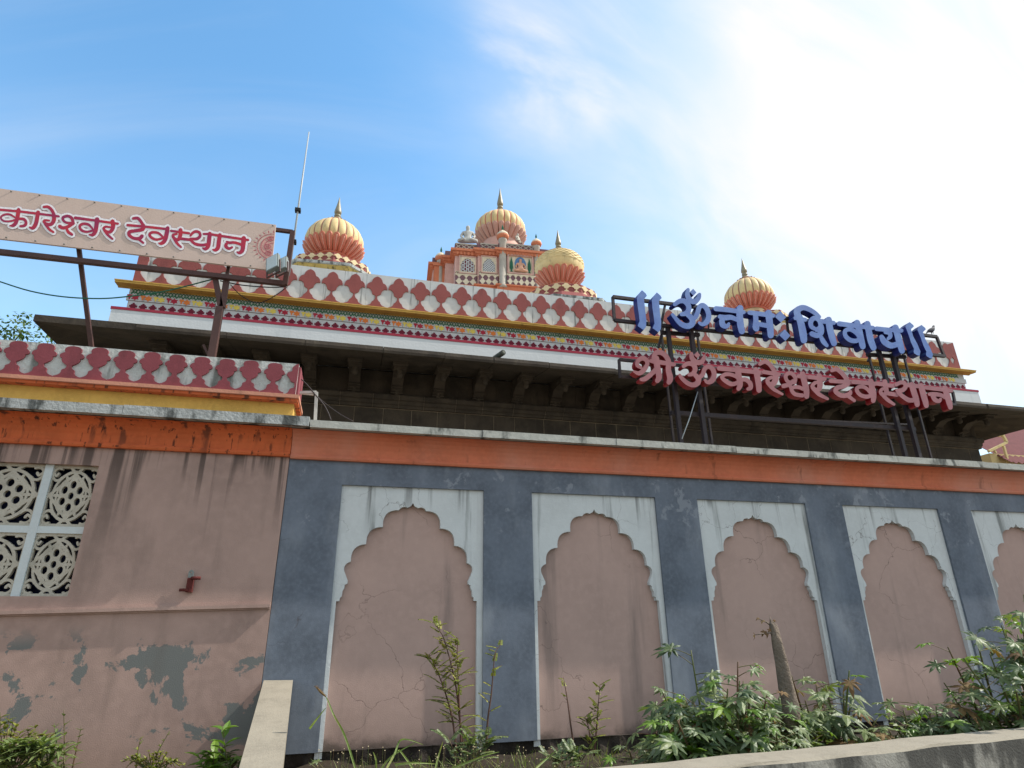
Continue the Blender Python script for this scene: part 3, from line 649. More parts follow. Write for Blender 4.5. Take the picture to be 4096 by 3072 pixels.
# ------------------------------------------------------------------ lotus domes
def petals(c, Rr, n, col_r, prof, wfac=.5, thick=.018, mid=True, ph=0):
    """ring of upright lotus petals; prof = [(r,z)] in units of Rr"""
    q = MB(); q2 = MB(); m_ = len(prof)
    def P(t):
        f = t*(m_-1); i = min(int(f), m_-2); f -= i
        return (prof[i][0]*(1-f)+prof[i+1][0]*f)*Rr, (prof[i][1]*(1-f)+prof[i+1][1]*f)*Rr
    NT, NS = 9, 4
    for k in range(n):
        a0 = 2*math.pi*(k+ph)/n; V = []; hw = math.pi/n*wfac*2
        for i in range(NT+1):
            t = i/NT; r, z = P(t); wd_ = hw*(1 if t < .62 else math.sqrt(max(0, 1-((t-.62)/.38)**2)))*(.92+.08*t)
            for j in range(NS+1):
                s_ = -1+2*j/NS; a = a0+s_*wd_/1.0; rr_ = r+Rr*.012*(1-s_*s_)
                V.append((c[0]+rr_*math.cos(a), c[1]+rr_*math.sin(a), c[2]+z))
        q.add(V, [(i*(NS+1)+j, i*(NS+1)+j+1, (i+1)*(NS+1)+j+1, (i+1)*(NS+1)+j) for i in range(NT) for j in range(NS)], 0, True)
        V2 = []
        for i in range(NT+1):                      # back face gives the petal thickness
            t = i/NT; r, z = P(t); wd_ = hw*(1 if t < .62 else math.sqrt(max(0, 1-((t-.62)/.38)**2)))*(.92+.08*t)
            for s_ in (-1, 1): V2.append((c[0]+(r-Rr*.03)*math.cos(a0+s_*wd_), c[1]+(r-Rr*.03)*math.sin(a0+s_*wd_), c[2]+z))
        o = len(q.v); q.add(V2, [(i*2, (i+1)*2, (i+1)*2+1, i*2+1) for i in range(NT)], 0)
        for i in range(NT):
            for e_, j in ((0, 0), (1, NS)):
                A_ = o-len(V)+i*(NS+1)+j; B_ = o-len(V)+(i+1)*(NS+1)+j; q.f.append([A_, B_, o+(i+1)*2+e_, o+i*2+e_]); q.m.append(0); q.smooth.append(False)
        if mid:
            pts = []
            for i in range(1, NT*8//10+1):
                r, z = P(i/NT); pts.append((c[0]+(r+Rr*.016)*math.cos(a0), c[1]+(r+Rr*.016)*math.sin(a0), c[2]+z))
            q2.tube(pts, Rr*.011, 5)
    return q, q2
PR_DOME = [(.60, -.62), (.72, -.55), (.86, -.42), (.95, -.27), (.99, -.12), (1.0, 0), (.985, .14), (.945, .28), (.88, .42), (.79, .56), (.68, .68), (.56, .79), (.43, .88), (.31, .95), (.22, 1.0), (.19, 1.03)]
def fine(pr, k): return [(a[0], a[1]) for a in spline([(p[0], p[1]) for p in pr], k)]
def finial(q, c, R_, fs=1):
    q.lathe([(r*R_, z*R_*fs) for r, z in [(.24, 1.0), (.2, 1.05), (.13, 1.10), (.15, 1.14), (.13, 1.17), (.085, 1.19), (.105, 1.22), (.125, 1.25), (.115, 1.29), (.07, 1.32), (.075, 1.33), (.12, 1.36), (.13, 1.41), (.115, 1.5), (.085, 1.62), (.045, 1.80), (.012, 2.0), (.002, 2.03)]], c, 18)
def lotus_dome(parent, c, R_, n=22, gold='dome_gold', rib='dome_rib', pet='petal_orange', style='rib', pprof=None, npet=26, wf=.47, sq=.88, fs=1.1, low=None):
    global PRD; PRD = (low+PR_DOME[5:]) if low else PR_DOME
    zq = lambda z: z*sq if z > 0 else z
    q = MB(); pr = [(r*R_, zq(z)*R_) for r, z in fine(PRD, 3)]
    if style == 'rib':
        sg = n*10
        def rf(a, t, z):
            f = abs(math.sin(a*n/2)); zz_ = z/R_
            return 1+(.045*(f**.6)-.03)*min(1, max(0, (zz_+.35)*3))
        q.lathe(pr, c, sg, rf, mf=lambda k, i: 1 if (k % 10 in (0, 9)) else 0)
    else:
        sg = 176
        pr = [(r*R_, zq(z)*R_) for r, z in fine(PRD, 7)]
        def rf(a, t, z):
            zz_ = z/R_
            if zz_ < -.12: return 1
            row = (zz_+.12)/(.105*sq); i = math.floor(row); f = row-i
            u = (a*24/(2*math.pi)+.5*(i % 2)) % 1-.5
            dd = 1-min(1, math.hypot(u*1.5, (f-.1)*.85)); return 1+.05*dd*min(1, max(.2, (1-zz_)*2))
        q.lathe(pr, c, sg, rf)
    dm = sub_part(q, 'dome', [gold, rib], parent)
    q = MB(); pp = pprof or [(.57, -.72), (.67, -.66), (.81, -.57), (.92, -.46), (1.0, -.36), (1.045, -.27), (1.075, -.20)]
    q, q2 = petals(c, R_, npet, 0, pp, wf); sub_part(q, 'petal_ring', pet, dm); sub_part(q2, 'petal_midribs', 'petal_midrib', dm)
    q = MB(); pz = pp[0][1]; q.lathe([(r*R_, z*R_) for r, z in [(pp[0][0]-.08, pz-.01), (pp[0][0]+.03, pz-.02), (pp[0][0]+.06, pz+.01), (pp[0][0]+.03, pz+.05), (pp[0][0]-.08, pz+.06)]], c, 40); sub_part(q, 'collar', pet, dm)
    # little crest round the crown
    q = MB(); q.lathe([(r*R_, (z-1+sq)*R_) for r, z in [(.17, 1.10), (.21, 1.06), (.27, 1.01), (.36, .965), (.34, .90)]], c, 48, rf=lambda a, t, z: 1+.12*t*abs(math.sin(a*8)))
    for k in range(16):
        a = 2*math.pi*k/16; q.obox((c[0]+.40*R_*math.cos(a)-.02*R_, c[1]+.40*R_*math.sin(a)-.02*R_, c[2]+(.87*sq)*R_), (.05*R_, 0, 0), (0, .05*R_, 0), (0, 0, .085*R_))
    sub_part(q, 'crown', rib, dm)
    q = MB(); finial(q, (c[0], c[1], c[2]+(sq-fs)*R_), R_*1.0, fs); sub_part(q, 'finial', 'brass_finial', dm)
    return dm
def ngon_ring(q, c, r, n, z0, z1, rot=0, mi=0, r2=None):
    r2 = r if r2 is None else r2
    V = [(c[0]+r*math.cos(2*math.pi*k/n+rot), c[1]+r*math.sin(2*math.pi*k/n+rot), z0) for k in range(n)]+[(c[0]+r2*math.cos(2*math.pi*k/n+rot), c[1]+r2*math.sin(2*math.pi*k/n+rot), z1) for k in range(n)]
    q.add(V, [(k, (k+1) % n, (k+1) % n+n, k+n) for k in range(n)]+[tuple(range(n))[::-1], tuple(range(n, 2*n))], mi)
def side_map(c, r, n, k, rot):
    a, e = 2*math.pi*k/n+rot, 2*math.pi*(k+1)/n+rot
    A_ = Vector((c[0]+r*math.cos(a), c[1]+r*math.sin(a), 0)); B_ = Vector((c[0]+r*math.cos(e), c[1]+r*math.sin(e), 0))
    ux = (B_-A_).normalized(); nn = Vector((ux.y, -ux.x, 0)); mid = (A_+B_)/2
    return (lambda u, v, d: tuple(mid+ux*u-nn*d+Vector((0, 0, v)))), (B_-A_).length
def turret(lab, cx, cy, zc, R_, style, rp, zp0, zp1, rs, zs, n=8, rot=R(22.5), npm=4, roof_z=8.60, ns=8, rots=0):
    r = thing('domed_turret', lab, 'turret', (cx, cy, roof_z), 'lotus domed turrets on the temple roof')
    c = (cx, cy, zc)
    q = MB(); ngon_ring(q, c, rs-.12, ns, roof_z, zs-.16, rots); ngon_ring(q, c, rs-.06, ns, zs-.16, zs-.07, rots, r2=rs+.01); put_part(q, 'yellow_base', 'yellow_stained', r)
    q = MB(); ngon_ring(q, c, rs+.06, ns, zs-.068, zs, rots); put_part(q, 'roof_slab', 'coping_grey', r)
    q = MB(); ngon_ring(q, c, rs-.3, n, zs+.001, zp0+.02, rot, r2=rp+.02); put_part(q, 'base_slope', 'petal_red', r)
    q = MB(); ngon_ring(q, c, rp, n, zp0, zp1, rot); pd = put_part(q, 'pedestal', 'petal_red', r)
    q = MB(); h = zp1-zp0
    for k in range(n):
        f, ln = side_map(c, rp, n, k, rot); per = ln/npm
        P = [[(u*per, v*h) for u, v in SH_T]+[(-u*per, v*h) for u, v in reversed(SH_T[1:])]]
        t_ = MB(); P0 = P[0]
        for j in range(npm):
            q.slab([[(a+(j+.5-npm/2)*per, max(b_, 0)+zp0) for a, b_ in P0]], [], f, -.022, .002)
    sub_part(q, 'petal_relief', 'cream_paint', pd)
    q = MB(); q.lathe([(R_*.56, zp1-zc-.05), (R_*.56, -.60*R_)], c, 40); put_part(q, 'neck', 'cream_paint', r)
    if style == 'rib': lotus_dome(r, c, R_, npet=26)
    else: lotus_dome(r, c, R_, style=style, npet=22, sq=.68, fs=1.12, pprof=[(.52, -1.08), (.62, -.98), (.75, -.85), (.87, -.72), (.96, -.62), (1.02, -.55), (1.06, -.50)], low=[(.44, -1.06), (.53, -.97), (.68, -.82), (.84, -.60), (.95, -.40), (1.0, -.20)])
    return r
def dome_pos(px, py, Y): p = at(px, py, Y); return p.x, p.z
TYD = 15.4
def zat(py, Y, px=1338): return at(px, py, Y).z
x_, z_ = dome_pos(1338, 974, TYD); turret('ribbed yellow dome with orange petals, leftmost turret, beside the metal rod', x_, TYD, z_, .79, 'rib', 1.20, zat(1044, TYD-1.15), zat(1013, TYD-1.15), 1.60, zat(1050, TYD-1.5), rot=R(5), rots=R(19))
x_, z_ = dome_pos(2237, 1067, TYD); turret('scale-patterned yellow dome with tall orange petals, turret in front of the tower', x_, TYD, z_, .735, 'scale', 1.12, zat(1163, TYD-1.1, 2237), zat(1127, TYD-1.1, 2237), 1.72, zat(1177, TYD-1.6, 2237), n=12, rot=R(12), npm=2, rots=R(20))
x_, z_ = dome_pos(2995, 1193, TYD); turret('ribbed yellow lotus dome behind the blue letters, right turret of the temple roof', x_, TYD, z_, .77, 'rib', 1.20, zat(1252, TYD-1.15, 2995), zat(1226, TYD-1.15, 2995), 1.60, zat(1258, TYD-1.5, 2995), rot=R(5), rots=R(19))

# ------------------------------------------------------------------ central tower
TC = Vector((5.42, 23.0, 0)); TR = R(-4)
def tw(px, py, yl):     # pixel -> tower-local (x, z) on the plane local y = yl
    n_ = Vector((-math.sin(TR), math.cos(TR), 0)); o = TC+n_*yl; d_ = ray(px, py); t_ = (o-EYE).dot(n_)/d_.dot(n_); p = EYE+d_*t_-TC
    return p.x*math.cos(TR)+p.y*math.sin(TR), p.z
zz_ = lambda x, y: (1650+x/2.765, 720+y/2.765)     # coordinates read off an enlargement
tower = thing('temple_tower', 'tall pink and orange temple tower with lattice windows under a yellow lotus dome', 'tower', (TC.x, TC.y, 0), rz=TR)
YA, YB, YC = -1.75, -1.9, -2.05
def TX(x, y, yl): return tw(*zz_(x, y), yl)
xA0 = TX(472, 900, YA)[0]; xA1 = TX(716, 900, YA)[0]; xB1 = TX(945, 900, YB)[0]; xB0 = TX(728, 900, YB)[0]
xC0 = TX(958, 900, YC)[0]; xC1 = TX(1405, 900, YC)[0]; xP = TX(1040, 900, YC)[0]; xQ = TX(1345, 900, YC)[0]
zc0 = TX(1190, 765, YC-.2)[1]; zc1 = TX(1190, 840, YC-.1)[1]       # orange cornice top / bottom (bay C)
zpt = TX(1190, 700, YC-.15)[1]                                     # parapet top
zb0 = TX(1190, 1130, YC)[1]; zb1 = TX(1190, 1190, YC)[1]; zg0 = TX(1190, 1070, YC)[1]
XM = 2*0.0
left = [(xA0, YA), (xA1, YA), (xA1, YB), (xB0, YB), (xC0, YB), (xC0, YC), (xC1, YC)]
# plan outline (counter-clockwise seen from above), symmetric to the right of bay C
xs = xC1
plan = [(-3.0, .2), (-3.0, -.55), (-2.5, -.55), (-2.5, -1.15), (xA0, -1.15), (xA0, YA), (xA1, YA), (xA1, YB), (xC0, YB), (xC0, YC), (xC1, YC), (xC1, YB), (xC1+.8, YB), (xC1+.8, YA), (xC1+1.5, YA), (xC1+1.5, -1.15), (3.0, -1.15), (3.0, 2.2), (-3.0, 2.2)]
if xC1+1.5 > 2.95: plan = [p if p[0] != 3.0 else (xC1+2.0, p[1]) for p in plan]
def prism(P, z0, z1, grow_=0, q=None, mi=0):
    q = q or MB(); n = len(P); G = []
    for i in range(n):
        a, c, d_ = Vector(P[i-1]), Vector(P[i]), Vector(P[(i+1) % n]); e1 = (c-a).normalized(); e2 = (d_-c).normalized()
        G.append(c+Vector((e1.y, -e1.x))*grow_+Vector((e2.y, -e2.x))*grow_ if abs(e1.dot(e2)) < .5 else c+Vector((e1.y, -e1.x))*grow_)
    q.add([(p.x, p.y, z0) for p in G]+[(p.x, p.y, z1) for p in G], [(i, (i+1) % n, (i+1) % n+n, i+n) for i in range(n)]+[tuple(range(n))[::-1], tuple(range(n, 2*n))], mi); return q
twall = prism(plan, 8.6, zc1).build('wall', 'tower_pink', tower)
q = prism(plan, zc1, zc1+.06, .05); prism(plan, zc1+.06, zc0-.10, .12, q); prism(plan, zc0-.10, zc0, .20, q)
cn = q.build('cornice', 'tower_orange', tower)
q = MB()     # dentil leaves under the cornice lip
for (xa, xb, yy) in ((xA0, xA1, YA), (xA1+.1, xC0, YB), (xC0, xC1, YC), (xC1, xC1+.8, YB)):
    n_ = max(2, int((xb-xa)/.13))
    for k in range(n_): x = xa+(k+.5)*(xb-xa)/n_; q.add([(x-.045, yy-.155, zc0-.12), (x+.045, yy-.155, zc0-.12), (x+.045, yy-.13, zc0-.22), (x, yy-.125, zc0-.27), (x-.045, yy-.13, zc0-.22), (x, yy-.11, zc0-.12)], [(0, 1, 2, 3, 4), (0, 4, 5), (1, 5, 2), (2, 5, 3), (3, 5, 4)])
q.build('leaf_dentils', 'tower_orange', cn)
q = prism(plan, zc0+.001, zc0+.05, .12); q.build('cornice_slab', 'tower_grey', tower)
q = prism(plan, zc0+.052, zpt, .03); pr_ = q.build('parapet', 'tower_mauve', tower)
q = MB()
for (xa, xb, yy) in ((xA0, xA1, YA), (xA1+.1, xC0, YB), (xP, xQ, YC)):
    n_ = max(3, int((xb-xa)/.2)); zz0, zz1 = zc0+.08, zpt-.05
    for k in range(n_):
        x0_, x1_ = xa+k*(xb-xa)/n_, xa+(k+1)*(xb-xa)/n_
        for S in ([(x0_, zz0), (x1_, zz1)], [(x0_, zz1), (x1_, zz0)]): q.slab(stroke([(a, c, .03) for a, c in S], 1, cs=4), [], lambda u, v, d, Y_=yy: (u, Y_-.055+d, v), 0, .03)
    q.box(xa, xb, yy-.06, yy-.03, zpt-.04, zpt+.01)
q.build('cross_rails', 'tower_grey', pr_)
q = prism(plan, zb1-.42, zb1-.03, .10); prism(plan, zb1-.03, zb1+.02, .16, q); q.build('orange_base', 'tower_orange', tower)
q = prism(plan, zb1-.9, zb1-.42, .22); q.build('lower_base', 'tower_orange', tower)
# balcony panels with petals and a lattice rail above
for (xa, xb, yy) in ((xA0+.02, xA1-.03, YA), (xA1+.06, xC0-.04, YB), (xP, xQ, YC), (xC1+.05, xC1+.75, YB)):
    q = MB(); q.box(xa, xb, yy-.12, yy-.002, zb1+.03, zb0+.22); bl_ = q.build('balcony', 'tower_mauve', tower)
    q = MB(); H_ = zb0+.22-zb1-.03; n_ = max(3, int((xb-xa)/.22)); per = (xb-xa)/n_
    for k in range(n_):
        P = [(u*per, v*H_) for u, v in SH_T]+[(-u*per, v*H_) for u, v in reversed(SH_T[1:])]
        q.slab([[(a+xa+(k+.5)*per, max(0, H_-c)+zb1+.03) for a, c in P]], [], lambda u, v, d, Y_=yy: (u, Y_-.14+d, v), 0, .02)
    q.box(xa-.02, xb+.02, yy-.15, yy-.002, zb0+.221, zb0+.26); q.build('balcony_petals', 'tower_cream', bl_)
    q = MB(); z0_, z1_ = zb0+.27, zb0+.42; n_ = int((xb-xa)/.09)
    for k in range(n_):
        x0_, x1_ = xa+k*(xb-xa)/n_, xa+(k+1)*(xb-xa)/n_
        for S in ([(x0_, z0_), (x1_, z1_)], [(x0_, z1_), (x1_, z0_)]): q.slab(stroke([(a, c, .018) for a, c in S], 1, cs=4), [], lambda u, v, d, Y_=yy: (u, Y_-.03+d, v), 0, .02)
    q.box(xa, xb, yy-.035, yy-.003, z1_, z1_+.03); q.build('lattice_rail', 'tower_cream', bl_)
    q = MB(); q.box(xa, xb, yy-.006, yy-.001, z0_-.01, z1_); q.build('rail_recess', 'frieze_maroon', bl_)
def lattice_window(xa, xb, za, zb, yy, kind):
    q = MB(); ix0, ix1 = xa+.045, xb-.045; iz0, iz1 = za+.03, zb-.06; xm_ = (ix0+ix1)/2; hw = (ix1-ix0)/2
    ar = [(ix0, iz0), (ix1, iz0), (ix1, iz1-.28), (ix1-.05, iz1-.22), (ix1-.05, iz1-.16), (ix1-.14, iz1-.09), (xm_+.12, iz1-.03), (xm_, iz1)]
    ar += [(2*xm_-a, c) for a, c in reversed(ar[2:-1])]
    q.slab([[(xa, za), (xb, za), (xb, zb), (xa, zb)]], [ar], lambda u, v, d: (u, yy-.05+d, v), 0, .045); wfr = q.build('window', 'tower_cream', tower)
    q = MB()
    for (a0, a1, c0, c1) in ((xa-.03, xb+.03, zb, zb+.05), (xa-.03, xa, za-.03, zb), (xb, xb+.03, za-.03, zb), (xa, xb, za-.04, za)): q.box(a0, a1, yy-.07, yy-.002, c0, c1)
    q.build('frame', 'tower_pink', wfr)
    q = MB(); P = []
    if kind == 'x':
        n_ = 5; m_ = 6; cw = (ix1-ix0)/n_
        for k in range(-m_, n_+1):
            for sg in (1, -1):
                x0_ = ix0+k*cw; a = (x0_, iz0) if sg == 1 else (ix0+ix1-x0_, iz0); e_ = (x0_+sg*0+cw*m_, iz1) if sg == 1 else (ix0+ix1-x0_-cw*m_, iz1)
                A_, B_ = Vector(a), Vector(e_); T = []
                for i in range(25):
                    p = A_.lerp(B_, i/24)
                    if ix0 <= p.x <= ix1: T.append((p.x, p.y, .03))
                if len(T) > 1: P += stroke([T[0], T[-1]], 1, cs=4)
    else:
        n_, m_ = 3, 4; cw = (ix1-ix0)/n_; ch = (iz1-iz0)/m_
        for i in range(n_):
            for j in range(m_):
                cx_, cz_ = ix0+(i+.5)*cw, iz0+(j+.5)*ch
                P += stroke([(cx_+.33*cw*math.cos(t*math.pi/4), cz_+.33*ch*math.sin(t*math.pi/4), .028) for t in range(9)], 1, cs=4)
                for t in range(6): P += stroke([(cx_+.33*cw*math.cos(t*math.pi/3), cz_+.33*ch*math.sin(t*math.pi/3), .024), (cx_+.62*cw*math.cos(t*math.pi/3), cz_+.62*ch*math.sin(t*math.pi/3), .024)], 1, cs=4)
    q.slab(P, [], lambda u, v, d: (u, yy-.025+d, v), 0, .02, eps=1e-5); q.build('grille', 'jali_paint', wfr)
    q = MB(); q.box(xa+.01, xb-.01, yy-.004, yy-.001, za+.01, zb-.01); q.build('window_dark', 'frieze_maroon', wfr)
zw0, zw1 = TX(600, 1035, YA)[1], TX(600, 860, YA)[1]
lattice_window(TX(520, 950, YA)[0], TX(698, 950, YA)[0], zw0, zw1, YA, 'o')
zw0, zw1 = TX(840, 1030, YB)[1], TX(840, 860, YB)[1]
lattice_window(TX(765, 950, YB)[0], TX(925, 950, YB)[0], zw0, zw1, YB, 'x')
# relief panel
zr0, zr1 = TX(1190, 1040, YC)[1], TX(1190, 855, YC)[1]; xr0, xr1 = TX(1060, 950, YC)[0], TX(1320, 950, YC)[0]
q = MB(); q.box(xr0, xr1, YC-.03, YC-.002, zr0, zr1); rp = q.build('relief_panel', 'tower_cream', tower)
q = MB()
for (a0, a1, c0, c1) in ((xr0-.05, xr1+.05, zr1, zr1+.06), (xr0-.05, xr0, zr0-.05, zr1), (xr1, xr1+.05, zr0-.05, zr1), (xr0, xr1, zr0-.06, zr0)): q.box(a0, a1, YC-.10, YC-.002, c0, c1)
q.build('frame', 'tower_pink', rp)
paint('relief_blue', '5f84b0', .2, 6); paint('relief_skin', 'c99a80', .15, 9); paint('relief_green', '2f6650', .2, 9); paint('relief_cloth', 'd8a84a', .15, 9)
xm_ = (xr0+xr1)/2; zm_ = (zr0+zr1)/2; hh = zr1-zr0
q = MB(); q.slab([circ(xm_, zm_+.05*hh, .24*(xr1-xr0), 24, .42*hh)], [], lambda u, v, d: (u, YC-.05+d, v), 0, .02); q.build('halo', 'relief_blue', rp)
q = MB()
for sx_ in (-1, 1):
    q = MB(); xx = xm_+sx_*.38*(xr1-xr0); P = [(xx-.05, zr0+.05), (xx+.05, zr0+.05), (xx+.02, zr0+.14*hh), (xx+.07, zr0+.3*hh), (xx+.06, zr0+.6*hh), (xx, zr0+.93*hh), (xx-.06, zr0+.6*hh), (xx-.07, zr0+.3*hh), (xx-.02, zr0+.14*hh)]
    q.slab([P], [], lambda u, v, d: (u, YC-.06+d, v), 0, .03); q.build('cypress_relief', 'relief_green', rp)
def ell(q, c, r, seg=12, mi=0, tilt=None):
    V = []; F = []; n_ = 8
    for i in range(n_+1):
        th = math.pi*i/n_
        for k in range(seg):
            p = Vector((r[0]*math.sin(th)*math.cos(2*math.pi*k/seg), r[1]*math.sin(th)*math.sin(2*math.pi*k/seg), r[2]*math.cos(th)))
            if tilt: p = tilt @ p
            V.append(Vector(c)+p)
    F = [(i*seg+k, i*seg+(k+1) % seg, (i+1)*seg+(k+1) % seg, (i+1)*seg+k) for i in range(n_) for k in range(seg)]
    q.add(V, F, mi, True)
def skin_figure(name, V, E, mat, parent=None, loc=None, sub=2, **k):
    """V = [(x,y,z,r)], grown with a Skin modifier into one continuous surface"""
    me = bpy.data.meshes.new(name); me.from_pydata([v[:3] for v in V], E, []); me.materials.append(MATS[mat])
    o = bpy.data.objects.new(name, me); COL.objects.link(o)
    o.modifiers.new('skin', 'SKIN'); me.skin_vertices.new() if not me.skin_vertices else None
    for i, v in enumerate(V):
        rr_ = v[3] if isinstance(v[3], tuple) else (v[3], v[3]); me.skin_vertices[0].data[i].radius = rr_
    me.skin_vertices[0].data[0].use_root = True
    ss = o.modifiers.new('smooth', 'SUBSURF'); ss.levels = ss.render_levels = sub
    dg = bpy.context.evaluated_depsgraph_get(); m2 = bpy.data.meshes.new_from_object(o.evaluated_get(dg)); o.modifiers.clear(); o.data = m2
    m2.polygons.foreach_set('use_smooth', [True]*len(m2.polygons))
    if parent: o.parent = parent
    if loc: o.location = loc
    return tag(o, **k)
def seated(s, raise_=False):
    V = [(0, 0, .12, .17), (0, 0, .32, .15), (0, 0, .52, .18), (0, 0, .64, .07), (0, -.01, .72, .085), (0, -.01, .82, .105), (0, 0, .92, .07),
         (.2, 0, .56, .075), (.30, -.02, .36, .055), (.22, -.16, .2, .05), (-.2, 0, .56, .075), (-.30, -.02, .36, .055), (-.22, -.16, .2, .05),
         (.18, -.08, .08, .11), (.42, -.12, .06, .09), (.1, -.3, .05, .06), (-.18, -.08, .08, .11), (-.42, -.12, .06, .09), (-.1, -.3, .05, .06)]
    E_ = [(0, 1), (1, 2), (2, 3), (3, 4), (4, 5), (5, 6), (2, 7), (7, 8), (8, 9), (2, 10), (10, 11), (11, 12), (0, 13), (13, 14), (14, 15), (0, 16), (16, 17), (17, 18)]
    return [(a*s, b_*s, c*s, r*s) for a, b_, c, r in V], E_
V, E_ = seated(.78*hh/.95); skin_figure('seated_figure', [(a+xm_, b_*.4+YC-.07, c+zr0+.06, r) for a, b_, c, r in V], E_, 'relief_skin', rp)
# round corner pillars with small domes
def pillar(x, y, z0, z1, r, top, parent):
    q = MB(); q.lathe([(r*1.25, z0), (r*1.25, z0+.1), (r, z0+.13), (r, z1-.12), (r*1.2, z1-.08), (r*1.2, z1)], (x, y, 0), 14, rf=lambda a, t, z: 1+.03*math.cos(a*7)); p = q.build('corner_pillar', 'tower_grey', parent)
    if top:
        q = MB(); R_ = r*1.65; c = (x, y, z1+.72*R_)
        q.lathe([(a*R_, e*R_) for a, e in [(.6, -.72), (.9, -.55), (1.0, -.3), (1.02, -.05)]], c, 28, rf=lambda a, t, z: 1+.05*abs(math.sin(a*7))); q.build('pinnacle_petals', 'tower_orange', p)
        q = MB(); q.lathe([(a*R_, e*R_) for a, e in [(1.0, -.05), (.98, .1), (.85, .4), (.6, .7), (.3, .95), (.14, 1.1), (.1, 1.2)]], c, 28, rf=lambda a, t, z: 1+.06*abs(math.sin(a*7))); q.build('pinnacle_dome', 'tower_cream', p)
        q = MB(); q.lathe([(a*R_, e*R_) for a, e in [(.1, 1.15), (.16, 1.25), (.1, 1.35), (.2, 1.5), (.12, 1.9), (.02, 2.3)]], c, 10); q.build('pinnacle_finial', 'relief_green', p)
zpil = TX(1000, 660, YC)[1]
pillar((xC0+xP)/2, YC+.0, zb1-.1, zpil, .15, True, tower)
zq = TX(1345, 735, YC)[1]; pillar((xQ+xC1)/2+.0, YC+.0, zb1-.1, zq, .13, True, tower)
xL, zL = tw(1650+313/2.765, 720+905/2.765, -.6)
pillar(xL, -.62, zL-2.3, zL, .15, True, tower)
q = MB(); q.box(xL-.28, xL+.28, -.75, .3, zL-2.6, zL-.32); q.box(xL-.33, xL+.33, -.8, .3, zL-.31, zL-.2); q.build('side_buttress', 'tower_orange', tower)
# upper drum and main dome (dome pieces are placed in world space through the rotated root)
cw = at(2001, 922, 23.0); DR = 1.14
Minv = (Matrix.Translation(TC) @ Matrix.Rotation(TR, 4, 'Z')).inverted(); cl = Minv @ Vector((cw.x, 23.0, cw.z))
tower_dome_parent = tower
def wloc(o, _w=wloc):                       # parts under the tower are written in tower coordinates
    return Vector((0, 0, 0)) if (o is tower or o.parent is tower or (o.parent and o.parent.parent is tower)) else _w(o)
zdb = cl.z-.72*DR; q = MB(); ngon_ring(q, cl, 1.2, 12, zpt-.6, min(zpt-.1, zdb-.12)); q.lathe([(.9, min(zpt-.1, zdb-.12)), (.70*DR, zdb), (.62*DR, zdb+.12)], (cl.x, cl.y, 0), 40); q.build('drum', 'petal_pale', tower)
lotus_dome(tower, tuple(cl), DR, n=24, gold='dome_gold', rib='petal_orange', pet='petal_pale', npet=26, wf=.45, pprof=[(.60, -.80), (.71, -.70), (.84, -.58), (.94, -.47), (1.01, -.38), (1.045, -.32), (1.06, -.28)], sq=.76, fs=1.3)
q = MB()
for k in range(14):
    a = 2*math.pi*k/14; q.lathe([(.12, 0), (.14, .1), (.08, .2), (.02, .34)], (cl.x+1.12*math.cos(a), cl.y+1.12*math.sin(a), min(zpt-.1, zdb-.12)-.05), 8)
q.build('crest', 'petal_pale', tower)
# statues on the parapets
def statue(lab, px, py, yl, s, mat, rz):
    lx, lz = tw(px, py, yl); V, E_ = seated(s*.85); pos = Matrix.Translation(TC) @ Matrix.Rotation(TR, 4, 'Z') @ Vector((lx, yl, lz))
    o = skin_figure('statue', V, E_, mat, label=lab, cat='statue'); o.location = pos; o.rotation_euler.z = rz; return o
statue('weathered white seated statue on the left ledge of the tower roof', 1650+610/2.765, 720+705/2.765, YA+.3, 1.15, 'statue_white', R(-10))
statue('small dark grey crouching statue on the tower ledge right of the main dome', 1650+1165/2.765, 720+700/2.765, YC+.3, .62, 'tower_grey', R(40))
# ------------------------------------------------------------------ signs
ZM = {'A': (3.16, 2500, 1130), 'B': (3.16, 3150, 1180), 'C': (3.6867, 0, 780), 'D': (3.0722, 480, 840)}
def zxy(k, x, y): f, ox, oy = ZM[k]; return x/f+ox, y/f+oy
def glyph(parent, key, strokes, polys, Y, dep, mats, name='letter', grow=0, holes=(), n=3):
    P = []
    for S in strokes: P += stroke(S, n, grow)
    P += [list(p) for p in polys]
    Q = []
    for p in P:
        r = []
        for (x, y) in p: w_ = at(*zxy(key, x, y), Y); r.append((w_.x, w_.z))
        Q.append(r)
    Hh = []
    for p in holes: Hh.append([(lambda w_: (w_.x, w_.z))(at(*zxy(key, x, y), Y)) for x, y in p])
    b_ = MB(); b_.slab(Q, Hh, flat(Y), 0, dep, 0, 1, eps=1e-5); return put_part(b_, name, mats, parent)
YS = 8.5
ls = thing('letter_sign', 'roof sign with blue and red raised Devanagari letters on a dark steel frame', 'sign', tuple(at(2700, 1770, 8.7)))
D1 = [(150, 200), (166, 150), (215, 97), (262, 138), (277, 168), (240, 205), (254, 340), (270, 470), (266, 560), (235, 602), (160, 548), (186, 490), (175, 400), (160, 300)]
dn = lambda dx, dy: [(x+dx, y+dy) for x, y in D1]
D3 = [(1490, 400), (1510, 368), (1545, 342), (1590, 380), (1598, 398), (1562, 432), (1588, 520), (1642, 620), (1680, 712), (1670, 768), (1640, 762), (1600, 735), (1594, 715), (1600, 680), (1562, 600), (1530, 500)]
BF = ['blue_face', 'blue_side']; RF = ['red_face', 'red_side']
def dia(x, y, r): return [(x, y-r), (x+r*.95, y+.1*r), (x+.1*r, y+r), (x-r*.9, y+.05*r)]
